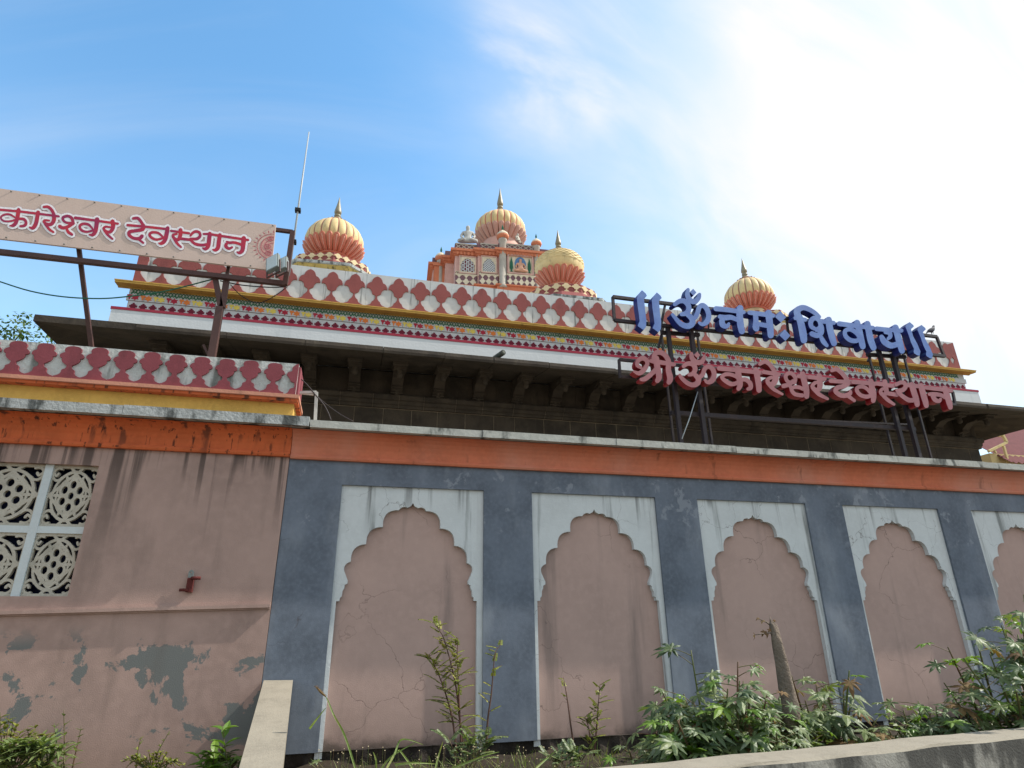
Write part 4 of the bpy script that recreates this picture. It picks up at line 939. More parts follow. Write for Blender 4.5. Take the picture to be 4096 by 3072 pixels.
blue = [('A', [], [D1]), ('A', [], [dn(188, 28)]),
 ('A', [[(630, 275, 50), (690, 235, 60), (750, 235, 64), (800, 285, 66), (805, 345, 66), (770, 390, 62), (715, 400, 50)], [(780, 395, 60), (845, 455, 70), (850, 520, 76), (790, 552, 72), (710, 525, 64), (650, 465, 52), (600, 405, 40)],
        [(850, 455, 50), (890, 440, 58), (920, 375, 60), (940, 310, 60), (985, 288, 62), (1035, 335, 64), (1060, 420, 66), (1035, 495, 70), (980, 530, 48), (938, 508, 34)], [(797, 90, 44), (790, 160, 62), (825, 225, 66), (885, 240, 66), (930, 195, 58), (942, 150, 44)]], [dia(862, 122, 44)]),
 ('A', [[(1150, 330, 64), (1300, 345, 62), (1500, 375, 50)], [(1455, 325, 84), (1450, 420, 84), (1462, 540, 86), (1478, 615, 78)], [(1200, 430, 56), (1260, 445, 70), (1340, 440, 62), (1425, 475, 50)], [(1225, 480, 70), (1235, 535, 72), (1285, 555, 56), (1312, 520, 36)]], []),
 ('A', [[(1575, 380, 56), (1700, 395, 58), (1870, 418, 56)], [(1650, 400, 66), (1655, 480, 66), (1655, 560, 88), (1662, 585, 70)], [(1660, 520, 54), (1820, 550, 60)], [(1815, 385, 86), (1825, 480, 84), (1838, 600, 84), (1842, 668, 78)]], []),
 ('A', [], [dia(1965, 432, 74), dia(2020, 665, 74)]),
 ('B', [[(100, 290, 52), (225, 312, 50)], [(150, 280, 88), (175, 380, 88), (195, 480, 94), (208, 570, 84)], [(135, 270, 84), (120, 200, 84), (190, 158, 68), (270, 180, 60), (350, 228, 54), (408, 276, 38)]], []),
 ('B', [[(370, 440, 60), (420, 400, 60), (400, 320, 56), (340, 290, 60), (295, 335, 62), (300, 395, 56), (340, 425, 50)], [(430, 400, 60), (425, 470, 74), (380, 512, 66), (310, 490, 66)], [(425, 535, 50), (455, 590, 62), (498, 638, 46)],
        [(430, 330, 56), (585, 352, 50)], [(520, 315, 84), (535, 420, 84), (560, 520, 84), (588, 610, 76)]], []),
 ('B', [[(655, 362, 62), (850, 388, 58), (1080, 415, 52)], [(905, 530, 44), (860, 470, 54), (790, 432, 56), (728, 455, 52), (735, 520, 56), (795, 570, 58), (870, 580, 56), (920, 545, 50)], [(880, 350, 78), (905, 440, 80), (925, 540, 82), (952, 650, 74)], [(1010, 365, 80), (1030, 470, 80), (1055, 580, 84), (1088, 665, 76)]], []),
 ('B', [[(1125, 425, 58), (1280, 440, 56), (1440, 450, 52)], [(1240, 470, 50), (1290, 480, 56), (1300, 525, 52), (1272, 550, 40)], [(1190, 530, 60), (1225, 590, 78), (1310, 640, 74), (1400, 615, 66)], [(1365, 412, 82), (1390, 500, 80), (1420, 610, 84), (1448, 705, 74)]], []),
 ('B', [], [D3]), ('B', [], [[(x+150+(y-342)*.02, y+36) for x, y in D3]])]
red = [('A', [[(282, 1040, 50), (275, 985, 56), (220, 955, 60), (165, 990, 52), (155, 1045, 48), (200, 1075, 40)], [(275, 1050, 56), (240, 1105, 60), (180, 1148, 56), (115, 1125, 30)], [(410, 1085, 66), (340, 1150, 58), (260, 1215, 62), (205, 1225, 44)],
              [(325, 990, 46), (380, 1000, 60), (410, 1010, 60)], [(395, 960, 74), (410, 1080, 76), (432, 1190, 74), (410, 1240, 62)], [(395, 1000, 60), (520, 1020, 54), (620, 1035, 50)],
              [(360, 960, 50), (385, 895, 62), (445, 882, 62), (510, 920, 62), (552, 1000, 64), (548, 1100, 68), (572, 1210, 76), (555, 1262, 60)]], []),
 ('A', [[(740, 1060, 46), (790, 1025, 56), (860, 1035, 60), (888, 1095, 62), (860, 1150, 56), (810, 1165, 46)], [(865, 1150, 50), (925, 1210, 66), (918, 1270, 72), (860, 1295, 62), (785, 1268, 56), (715, 1205, 48), (692, 1170, 36)],
        [(935, 1205, 50), (985, 1160, 56), (1005, 1095, 54), (1055, 1062, 56), (1108, 1095, 60), (1128, 1170, 64), (1100, 1240, 68), (1045, 1262, 48), (1012, 1235, 32)], [(838, 900, 48), (850, 960, 62), (900, 1008, 66), (965, 1005, 60), (998, 955, 48), (1000, 925, 30)]], [dia(912, 915, 42)]),
 ('A', [[(1190, 1085, 58), (1400, 1105, 56), (1725, 1140, 50)], [(1425, 1200, 46), (1350, 1165, 48), (1270, 1160, 50), (1225, 1195, 48), (1270, 1245, 52), (1350, 1285, 54), (1425, 1265, 50)], [(1450, 1235, 50), (1520, 1225, 54), (1580, 1270, 58), (1588, 1330, 56), (1555, 1345, 44)],
        [(1420, 1085, 74), (1440, 1190, 74), (1455, 1290, 70), (1435, 1342, 56)], [(1655, 1105, 74), (1675, 1200, 74), (1690, 1290, 74), (1695, 1360, 68)]], []),
 ('A', [[(1705, 1030, 46), (1765, 1000, 52), (1825, 1030, 54), (1870, 1090, 54), (1895, 1140, 50)], [(1755, 1130, 50), (1945, 1162, 50)], [(1900, 1150, 68), (1905, 1220, 78), (1865, 1290, 66), (1810, 1270, 54), (1805, 1225, 50), (1850, 1200, 44)], [(1810, 1270, 54), (1875, 1345, 46), (1990, 1412, 30)]], []),
 ('B', [[(90, 1110, 46), (100, 1050, 48), (60, 995, 50), (10, 990, 50), (-25, 1030, 48), (0, 1090, 46), (50, 1105, 40)], [(70, 1090, 54), (20, 1130, 54), (-50, 1150, 56)], [(200, 1190, 44), (140, 1165, 48), (65, 1170, 48), (55, 1210, 48), (100, 1255, 50), (190, 1270, 50)],
        [(140, 1025, 50), (275, 1040, 50)], [(190, 1000, 72), (212, 1090, 74), (238, 1190, 74), (242, 1280, 66)], [(20, 1120, 40), (50, 1190, 44)]], []),
 ('B', [[(275, 1035, 50), (470, 1062, 50)], [(400, 1020, 68), (412, 1110, 72), (400, 1190, 62), (340, 1195, 52), (315, 1150, 50), (350, 1108, 44), (395, 1105, 40)], [(330, 1180, 54), (400, 1255, 52), (508, 1312, 34)]], []),
 ('B', [[(560, 955, 44), (620, 938, 52), (685, 985, 54), (735, 1045, 54), (765, 1095, 48)], [(545, 1085, 50), (810, 1105, 50)], [(745, 1070, 68), (758, 1120, 70), (700, 1155, 58), (630, 1172, 60), (608, 1215, 58), (660, 1262, 58), (730, 1272, 58), (790, 1245, 54), (795, 1215, 36)], [(765, 1275, 48), (845, 1335, 40)]], []),
 ('B', [[(830, 1097, 54), (1110, 1122, 52)], [(1050, 1240, 44), (1010, 1190, 46), (950, 1158, 48), (885, 1170, 48), (880, 1215, 50), (930, 1268, 50), (1010, 1285, 52), (1065, 1262, 46)], [(1050, 1090, 70), (1068, 1170, 74), (1088, 1260, 74), (1085, 1335, 60)]], []),
 ('B', [[(1120, 1117, 50), (1340, 1150, 50)], [(1230, 1095, 62), (1242, 1165, 62), (1250, 1235, 58), (1205, 1262, 46), (1175, 1225, 44), (1200, 1188, 40), (1240, 1190, 40)], [(1185, 1240, 48), (1260, 1320, 48), (1348, 1382, 34)], [(1250, 1240, 50), (1385, 1260, 54)]], []),
 ('B', [[(1375, 1135, 44), (1430, 1105, 50), (1480, 1115, 52), (1492, 1165, 54), (1445, 1205, 58), (1385, 1205, 44)], [(1400, 1235, 50), (1470, 1290, 54), (1540, 1330, 58), (1620, 1325, 56)], [(1530, 1140, 50), (1700, 1158, 50)], [(1570, 1135, 72), (1600, 1230, 74), (1628, 1320, 74), (1640, 1385, 64)], [(1690, 1150, 74), (1715, 1250, 74), (1742, 1340, 74), (1755, 1398, 62)]], []),
 ('B', [[(1755, 1170, 50), (2070, 1208, 50)], [(1990, 1180, 74), (2018, 1270, 74), (2045, 1360, 74), (2060, 1420, 60)], [(1795, 1252, 44), (1850, 1255, 56), (1930, 1262, 50), (2005, 1300, 46)], [(1835, 1270, 56), (1865, 1325, 58), (1920, 1340, 46), (1935, 1315, 34)]], [])]
for i, (k, S, P) in enumerate(blue): glyph(ls, k, S, P, YS-.004*(i % 2), .15+.003*(i % 2), BF)
for i, (k, S, P) in enumerate(red): glyph(ls, k, S, P, YS-.02-.004*(i % 2), .13+.003*(i % 2), RF)
# steel frame: built from true points on the plane just behind the letters
YF = 8.70
def frame_bar(parent, a, c, w_, Y=YF, name='frame_bar', mat='steel_dark', Y2=None):
    b_ = MB(); b_.bar(at(*a, Y), at(*c, Y2 or Y), w_, w_, (0, 1, 0)); return put_part(b_, name, mat, parent)
z1_ = lambda x, y: (x/1.4747+2400, y/1.4747+1120)      # enlargement of the sign
b = MB()
for a, c, w_ in (((75, 100), (1985, 335), .055), ((85, 238), (2035, 450), .055), ((75, 100), (85, 238), .045), ((1985, 335), (2030, 450), .045), ((385, 140), (355, 290), .035), ((1100, 225), (1115, 350), .035), ((640, 160), (640, 290), .02)):
    b.bar(at(*z1_(*a), YF), at(*z1_(*c), YF), w_, w_, (0, 1, 0))
put_part(b, 'upper_frame', 'steel_dark', ls)
b = MB()
for a, c, w_ in (((112, 470), (2080, 660), .045), ((112, 570), (2095, 735), .045), ((112, 470), (118, 572), .04), ((2080, 660), (2095, 735), .04)):
    b.bar(at(*z1_(*a), YF-.02), at(*z1_(*c), YF-.02), w_, w_, (0, 1, 0))
put_part(b, 'lower_frame', 'steel_dark', ls)
for (xt, yt, xb, yb, w_, yo) in ((403, 270, 440, 900, .062, 0), (365, 290, 395, 900, .034, .35), (540, 290, 600, 900, .07, 0), (575, 290, 640, 900, .036, .35), (1650, 410, 1740, 1000, .065, 0), (1590, 430, 1650, 1000, .036, .35), (1730, 430, 1820, 1000, .07, 0), (1795, 430, 1870, 1000, .034, .35)):
    # posts stand on the concrete walkway behind the coping
    T = at(*z1_(xt, yt), YF+yo); b = MB(); b.bar((T.x, T.y+.03, 3.62), (T.x, T.y+.03, T.z), w_, w_, (0, 1, 0)); put_part(b, 'post', 'steel_dark', ls)
b = MB()
for a, c in (((360, 310), (585, 325)), ((1575, 440), (1800, 455))): b.bar(at(*z1_(*a), YF+.1), at(*z1_(*c), YF+.1), .06, .06, (0, 1, 0))
for a, c in (((375, 270), (345, 400)), ((575, 290), (535, 380)), ((1600, 440), (1580, 480)), ((1760, 440), (1740, 530))): b.bar(at(*z1_(*a), YF+.12), at(*z1_(*c), YF+.12), .035, .035, (0, 1, 0))
za = lambda x, y: (x/1.3043+2400, y/1.3043+1000)
b.bar(at(*za(370, 850), YF+.1), at(*za(1640, 935), YF+.1), .07, .07, (0, 1, 0)); b.bar(at(*za(900, 880), YF+.35), at(*za(1600, 910), YF+.35), .03, .03, (0, 1, 0))
put_part(b, 'cross_braces', 'steel_dark', ls)
wk = MB(); wk.box(-.7, WX1, 7.345, 12.4, 3.45, 3.62); put_part(wk, 'roof_slab', 'concrete_light', nw)
b = MB(); b.tube([at(2400+510/1.3043, 1000+740/1.3043, 8.66), at(2400+470/1.3043, 1000+870/1.3043, 8.6), at(2400+428/1.3043, 1000+985/1.3043, 8.5)], .008, 6); put_part(b, 'hanging_wire', 'steel_grey', ls)

# ------------------------------------------------------------------ banner sign on the gatehouse
YB_ = 8.0
bs = thing('banner_sign', 'beige banner board with red Devanagari lettering in a brown steel frame', 'sign', (-3.3, 8.1, 4.5))
B0, B1, B2, B3 = (-6.6, 7.045), (-1.432, 7.045), (-1.40, 6.293), (-6.6, 6.293)
b = MB(); b.slab([[B0, B1, B2, B3]], [], flat(YB_), 0, .03); bn = put_part(b, 'banner', 'banner_beige', bs)
def bglyph(k, S, lev):
    P = []
    for st in S: P += stroke(st, 3, lev, 8)
    r = [[(lambda w_: (w_.x, w_.z))(at(*zxy(k, x, y), YB_)) for x, y in p] for p in P]; return r
CL = [[[(2, 222, 36), (270, 245, 36)], [(270, 245, 36), (560, 280, 36), (870, 320, 34)], [(278, 225, 60), (262, 330, 60), (235, 420, 56), (195, 455, 48), (150, 458, 20)], [(222, 335, 26), (150, 292, 32), (65, 295, 32), (15, 340, 30), (60, 388, 28), (150, 392, 30), (225, 372, 30)], [(280, 355, 38), (355, 362, 42), (388, 410, 44), (368, 455, 44), (305, 465, 35)], [(565, 262, 60), (552, 340, 60), (532, 430, 60), (490, 492, 54), (440, 482, 24)]],
      [[(648, 182, 36), (710, 180, 44), (762, 222, 46), (800, 290, 46)], [(795, 295, 60), (800, 370, 60), (765, 432, 54), (705, 438, 44), (652, 405, 38), (665, 378, 34), (730, 382, 28)], [(670, 430, 40), (725, 505, 40), (790, 552, 32)]],
      [[(1085, 425, 44), (1060, 345, 46), (1000, 315, 42), (935, 335, 44), (935, 375, 40), (980, 412, 36), (1060, 420, 40)], [(1070, 430, 50), (1000, 475, 50), (930, 490, 50), (885, 468, 56)], [(980, 490, 36), (1010, 550, 46), (1065, 588, 40)]],
      [[(1112, 342, 44), (1400, 380, 36), (1740, 428, 34)], [(1435, 365, 68), (1425, 460, 64), (1410, 540, 60), (1372, 592, 52), (1320, 590, 22)], [(1370, 505, 28), (1310, 442, 38), (1225, 430, 40), (1178, 470, 40), (1210, 528, 40), (1290, 548, 34), (1380, 525, 34)]],
      [[(1662, 395, 64), (1670, 480, 62), (1630, 548, 50), (1570, 540, 40), (1530, 502, 38), (1560, 472, 34), (1630, 480, 28)], [(1545, 525, 42), (1590, 590, 40), (1660, 652, 32)]]]
DL = [[[(165, 108, 34), (220, 105, 38), (262, 150, 38), (290, 200, 38)], [(95, 190, 32), (340, 212, 30), (590, 240, 30)], [(285, 195, 54), (282, 240, 48), (200, 258, 40), (122, 272, 44), (115, 312, 42), (170, 350, 38), (240, 355, 44), (272, 325, 46)], [(240, 372, 28), (288, 408, 28)]],
      [[(588, 225, 48), (572, 310, 54), (552, 380, 50), (510, 415, 42), (478, 410, 18)], [(528, 335, 26), (470, 285, 32), (390, 280, 34), (365, 312, 34), (402, 352, 34), (460, 367, 30), (540, 345, 30)]],
      [[(628, 260, 28), (850, 290, 30)], [(745, 250, 50), (742, 320, 48), (710, 372, 40), (662, 345, 36), (655, 310, 34), (700, 298, 24)], [(665, 350, 34), (700, 410, 34), (752, 460, 26)], [(735, 355, 36), (850, 368, 34)]],
      [[(868, 320, 26), (890, 290, 34), (930, 268, 36), (975, 280, 36), (985, 325, 36), (945, 358, 38), (870, 358, 34)], [(860, 362, 30), (920, 418, 36), (1010, 435, 38), (1080, 425, 38)], [(1028, 298, 26), (1100, 300, 30), (1240, 322, 32), (1575, 372, 30)], [(1105, 295, 50), (1095, 380, 52), (1085, 450, 48), (1050, 482, 42), (1018, 470, 18)], [(1228, 312, 50), (1215, 400, 52), (1205, 468, 50), (1172, 497, 40), (1142, 490, 18)]],
      [[(1522, 352, 58), (1515, 430, 56), (1505, 500, 50), (1470, 530, 40), (1438, 520, 18)], [(1312, 392, 22), (1345, 405, 34), (1420, 405, 34), (1510, 438, 32)], [(1308, 425, 42), (1302, 452, 42), (1340, 478, 34), (1378, 462, 28)]]]
for lev, off, mt, nm in ((34, .004, 'banner_line', 'lettering_outline'), (30, .006, 'banner_white', 'lettering_border')):
    P = []
    for S in CL: P += bglyph('C', S, lev)
    for S in DL: P += bglyph('D', S, lev*.88)
    b = MB(); b.slab(P, [], flat(YB_), -off, -off+.0012, eps=1e-5); sub_part(b, nm, mt, bn)
for S, k in [(s_, 'C') for s_ in CL]+[(s_, 'D') for s_ in DL]:
    LO = .0011*((CL+DL).index(S) % 2)
    b = MB(); b.slab(bglyph(k, S, 0), [], flat(YB_), -.008-LO, -.0068-LO, eps=1e-5); sub_part(b, 'letter', 'banner_red', bn)
# printed mandala at the right end
b = MB(); P = []; c0 = at(*zxy('D', 1880, 450), YB_); cx_, cz_ = c0.x, c0.z
for r in (.06, .11, .16, .21):
    n_ = int(10*r/.07)
    for k in range(n_+1):
        a = R(95)+R(170)*k/n_; P.append(circ(cx_+r*math.cos(a), cz_+r*math.sin(a), .009, 6))
b.slab(P, [], flat(YB_), -.0035, -.0025, eps=1e-5); sub_part(b, 'mandala', 'mandala_pink', bn)
b = MB(); P = []
for (px_, py_, r) in ((1850, 355, .036), (1812, 450, .038), (1822, 530, .034)):
    w_ = at(*zxy('D', px_, py_), YB_)
    P += stroke([(w_.x+r*math.cos(t*math.pi/10), w_.z+r*math.sin(t*math.pi/10), .012) for t in range(21)], 1, cs=5)
    P += stroke([(w_.x+r*.35*math.cos(t*math.pi/6), w_.z+r*.35*math.sin(t*math.pi/6), .008) for t in range(13)], 1, cs=5)
for k in range(12):
    a = R(95)+R(170)*k/11; P.append([(cx_+(.24+s_*.035)*math.cos(a+da), cz_+(.24+s_*.035)*math.sin(a+da)) for s_, da in ((0, -.04), (1, 0), (0, .04), (-.4, 0))])
b.slab(P, [], flat(YB_), -.0055, -.0045, eps=1e-5); sub_part(b, 'mandala_rings', 'mandala_pink', bn)
b = MB(); hc = [(B1[0]-.001, B1[1]-.12)]+[(cx_+.03+.20*math.cos(R(100+160*k/16)), cz_-.02+.22*math.sin(R(100+160*k/16))) for k in range(17)]+[(B2[0]-.008, B2[1]+.05)]
b.slab([hc], [], flat(YB_), -.002, -.001); sub_part(b, 'mandala_ground', 'mandala_blush', bn)
b = MB()
for k in range(16):
    for z_ in (7.02, 6.32):
        x = -1.47-k*.325+(0 if z_ > 7 else .12); 
        if x > -1.42: x = -1.44
        b.lathe([(.011, -.005), (.011, 0), (.002, .008)], (x, YB_-.008, z_), 8)
sub_part(b, 'rivets', 'lamp_metal', bn)
# frame tubes
z0f = lambda x, y: (x/1.6592, y/1.6592+700)
YT = 8.06
def P1(x, y, Y=YT): return at(*z0f(x, y), Y)
rt_, rb_ = P1(1945, 360), P1(1915, 725)
b = MB(); lt = P1(1820, 345); 
b.bar((-6.6, YT, 7.0), (rt_.x, YT, 7.0), .05, .05); b.bar((rt_.x, YT, 7.01), (rt_.x, YT, rb_.z-.02), .065, .065, (0, 1, 0))
zl_ = P1(0, 520).z; b.bar((-6.6, YT, P1(900, 612).z), (rt_.x, YT, P1(900, 612).z), .065, .065); b.bar((-6.6, YT+.001, 6.36), (-1.5, YT+.001, 6.36), .03, .03)
put_part(b, 'frame', 'steel_brown', bs)
zf = P1(900, 612).z
b = MB(); b.bar(P1(524, 490, YT+.05), P1(612, 1180, YT+.5), .05, .05, (0, 1, 0)); put_part(b, 'post', ['steel_brown'], bs)
q0 = P1(1415, 1195, YT+.05); q1 = P1(1465, 880, YT+.05)
b = MB(); b.bar((q0.x, YT+.05, 4.0), (q1.x-.01, YT+.05, q1.z), .09, .09, (0, 1, 0)); b.bar(q1, P1(1430, 690, YT+.05), .07, .07, (0, 1, 0)); b.bar(q1+Vector((.02, 0, 0)), P1(1505, 690, YT+.05), .07, .07, (0, 1, 0)); b.box(P1(1510, 610).x-.02, P1(1510, 610).x+.02, YT+.04, YT+.08, zf-.2, 6.35)
b.bar((q0.x-.16, YT+.1, 4.4), (q0.x-.07, YT+.08, 4.0), .03, .03, (0, 1, 0)); b.bar(P1(1350, 1128, YT+.1), P1(1385, 1200, YT+.1), .03, .03, (0, 1, 0))
put_part(b, 'post', 'steel_brown', bs)
b = MB(); b.box(-6.0, -5.95, YT, YT+.05, 4.0, 6.9); put_part(b, 'post', 'steel_brown', bs)
# metal rod (lightning rod)
lr = thing('lightning_rod', 'thin bare metal rod rising above the end of the banner frame', 'rod', tuple(P1(1915, 700, 8.1)))
b = MB(); t0, t1 = at(1165, 1030, 8.12), at(1236, 528, 8.12); b.tube([Vector((t0.x, 8.12, t0.z-.3)), t0.lerp(t1, .5), t1], [.016, .013, .009], 8); put_part(b, 'rod_body', 'steel_grey', lr)
b = MB()
for f_ in (.12, .36): b.obox(t0.lerp(t1, f_)-Vector((.04, .04, .04)), (.08, 0, 0), (0, .08, 0), (0, 0, .05))
put_part(b, 'clamp', 'rubber_black', lr)
# floodlights
def flood(lab, x, y, tilt, s):
    p = P1(x, y, 7.86); r = thing('floodlight', lab, 'floodlight', tuple(p), 'floodlights on the banner frame'); r.rotation_euler = (R(-20), R(tilt), R(55))
    b_ = MB(); b_.box(-.035*s, .02*s, -.10*s, .10*s, -.16*s, .16*s)
    for k in range(7): b_.box(.021*s, .055*s, (-.085+.028*k)*s-.004, (-.085+.028*k)*s+.004, -.13*s, .13*s)
    b_.build('housing', 'lamp_metal', r)
    b_ = MB(); b_.box(-.042*s, -.036*s, -.085*s, .085*s, -.145*s, .145*s); b_.build('lens', 'lamp_glass', r)
    b_ = MB(); b_.box(-.01, .01, -.115*s, -.102*s, -.26*s, .02); b_.box(-.01, .01, .102*s, .115*s, -.26*s, .02); b_.box(-.01, .01, -.102*s, .102*s, -.26*s, -.245*s); b_.build('yoke', 'steel_brown', r)
    return r
flood('grey floodlight in front of the banner corner, tilted towards the lettering', 1815, 590, 14, .95)
flood('grey floodlight between the banner corner and the steel upright', 1872, 600, 16, .85)
# cables
cb = thing('cable', 'thin green cable sagging below the banner from the left edge', 'cable', tuple(P1(700, 820, 8.2)))
b = MB(); b.tube([P1(-300, 640, 8.2)]+[P1(x, y, 8.15) for x, y in spline([(0, 708), (200, 770), (420, 808), (660, 820), (860, 805), (1100, 770), (1410, 692)], 5)], .009, 6); put_part(b, 'wire', 'relief_green', cb)
cb = thing('cable', 'thin dark cable hanging below the banner frame near its right corner', 'cable', tuple(P1(1700, 800, 8.12)))
b = MB(); b.tube([P1(x, y, 8.12) for x, y in spline([(1530, 728), (1600, 800), (1700, 848), (1790, 822), (1905, 745)], 5)], .006, 6); b.tube([P1(x, y, 8.12) for x, y in spline([(1460, 702), (1600, 730), (1780, 745), (1900, 742)], 5)], .008, 6); put_part(b, 'wire', 'rubber_black', cb)
z3 = lambda x, y, Y: at(x/1.8433+1200, y/1.8433+1300, Y)
pb = thing('pipe_bracket', 'white painted angle bracket standing at the end of the gatehouse parapet', 'bracket', tuple(z3(112, 700, 7.3)))
b = MB(); b.bar(z3(112, 705, 7.3), z3(122, 495, 7.3), .035, .035, (0, 1, 0)); b.bar(z3(122, 495, 7.3), z3(-10, 498, 7.3), .03, .03, (0, 1, 0)); b.bar(z3(100, 515, 7.3), z3(0, 505, 7.32), .015, .015, (0, 1, 0)); put_part(b, 'arm', 'pipe_white', pb)
cb = thing('cable', 'thin dark cable looping from the white bracket down to the coping', 'cable', tuple(z3(230, 700, 7.3)))
b = MB(); b.tube([z3(x, y, 7.28) for x, y in spline([(-10, 380), (60, 450), (110, 510), (170, 580), (205, 640), (230, 705)], 4)], .007, 6); b.tube([z3(x, y, 7.4) for x, y in spline([(110, 512), (200, 590), (300, 660), (395, 712)], 4)], .005, 6); put_part(b, 'wire', 'steel_dark', cb)
# pigeon on the sign frame
pg_ = at(3600+360/2.764, 1300+98/2.764, 8.7); s_ = .16
V = [(0, 0, .55, .30), (-.35, 0, .42, .24), (-.75, 0, .15, .10), (-1.0, 0, -.05, .05), (.3, 0, .72, .24), (.45, 0, 1.0, .14), (.52, 0, 1.18, .13), (.72, 0, 1.15, .04), (0, .1, .2, .05), (.02, .1, -.02, .035), (0, -.1, .2, .05), (.02, -.1, -.02, .035)]
skin_figure('pigeon', [(a*s_, b_*s_, c*s_, r*s_) for a, b_, c, r in V], [(0, 1), (1, 2), (2, 3), (0, 4), (4, 5), (5, 6), (6, 7), (0, 8), (8, 9), (0, 10), (10, 11)], 'pigeon_grey', label='dark grey pigeon perched on the right end of the letter sign frame', cat='bird').location = pg_

# ------------------------------------------------------------------ shed at the right
sh = thing('roof_shed', 'cream rooftop shed with brown corrugated metal roof at the right edge', 'shed', (17.5, 14, 3))
zs_ = lambda x, y, Y: at(x/2.4688+3200, y/2.4688+1500, Y)
b = MB(); p = zs_(1875, 790, 14.0); q_ = zs_(1990, 755, 14.0); 
b.box(p.x, 24, 14.0, 18, 0, zs_(1920, 775, 14.0).z); put_part(b, 'wall', 'shed_cream', sh)
b = MB(); a0 = zs_(1995, 590, 15.5); a1 = zs_(2080, 860, 13.6); n_ = 60
ze, zt_ = a1.z, a0.z+.55
for k in range(n_*2):
    x0_ = a1.x+.04+k*.055; h = lambda j: .03*math.sin(j*math.pi/2*1.0)
    b.add([(x0_, 13.6, ze+h(k)), (x0_+.055, 13.6, ze+h(k+1)), (x0_+.055+.35, 16.2, zt_+h(k+1)), (x0_+.35, 16.2, zt_+h(k)), (x0_, 13.6, ze+h(k)-.012), (x0_+.055, 13.6, ze+h(k+1)-.012), (x0_+.405, 16.2, zt_+h(k+1)-.012), (x0_+.35, 16.2, zt_+h(k)-.012)], [(0, 1, 2, 3), (4, 7, 6, 5), (0, 4, 5, 1), (2, 6, 7, 3)])
put_part(b, 'corrugated_roof', 'shed_roof', sh)
b = MB(); b.bar(zs_(1862, 755, 13.9), zs_(2040, 665, 13.9), .07, .07, (0, 1, 0)); b.bar(zs_(2000, 590, 13.9), zs_(2040, 665, 13.9), .07, .07, (0, 1, 0)); b.bar(zs_(2010, 700, 13.85), zs_(2060, 880, 13.85), .06, .06, (0, 1, 0)); b.bar(zs_(1950, 600, 13.95), zs_(2010, 600, 13.95), .06, .06, (0, 1, 0)); b.bar(zs_(1910, 730, 13.9), zs_(1935, 770, 13.9), .05, .05, (0, 1, 0)); put_part(b, 'timber_frame', 'shed_cream', sh)
# ------------------------------------------------------------------ vegetation
rv = random.Random(21)
def frame_of(d_, up_=(0, 0, 1)):
    d_ = Vector(d_).normalized(); s_ = d_.cross(Vector(up_))
    if s_.length < 1e-3: s_ = d_.cross(Vector((0, 1, 0)))
    s_.normalize(); return d_, s_, s_.cross(d_)
def castor_leaf(q, base, dirv, nrm, r, droop=.5, lobes=7, mi=0):
    """palmate leaf: base = petiole joint, dirv = direction of the middle lobe"""
    d_, s_, n_ = frame_of(dirv, nrm); V = [Vector(base)]; F = []
    angs = [(-1+2*k/(lobes-1))*2.25 for k in range(lobes)]
    def pt(a, rr_, lift=0):
        p = (d_*math.cos(a)+s_*math.sin(a))*rr_; return Vector(base)+p+n_*(lift*r-droop*rr_*rr_/r*.55)
    for k, a in enumerate(angs):
        ln = r*(1-.38*abs(a)/2.25)*rv.uniform(.88, 1.08); da = 4.5/(lobes-1)*.5
        o = len(V)
        V += [pt(a-da, ln*.34), pt(a-da*.62, ln*.62, .0), pt(a, ln), pt(a+da*.62, ln*.62, .0), pt(a+da, ln*.34), pt(a, ln*.55, .07)]
        F += [(0, o, o+5), (o, o+1, o+5), (o+1, o+2, o+5), (o+2, o+3, o+5), (o+3, o+4, o+5), (o+4, 0, o+5)]
    # share vertices between lobes so that each leaf is one island
    q.add(V, F, mi, False)
def arcpts(p, d_, ln, bend, n=6):
    P = [Vector(p)]; d_ = Vector(d_).normalized(); st = ln/n
    for i in range(n): P.append(P[-1]+d_*st); d_ = (d_+Vector(bend)*st).normalized()
    return P
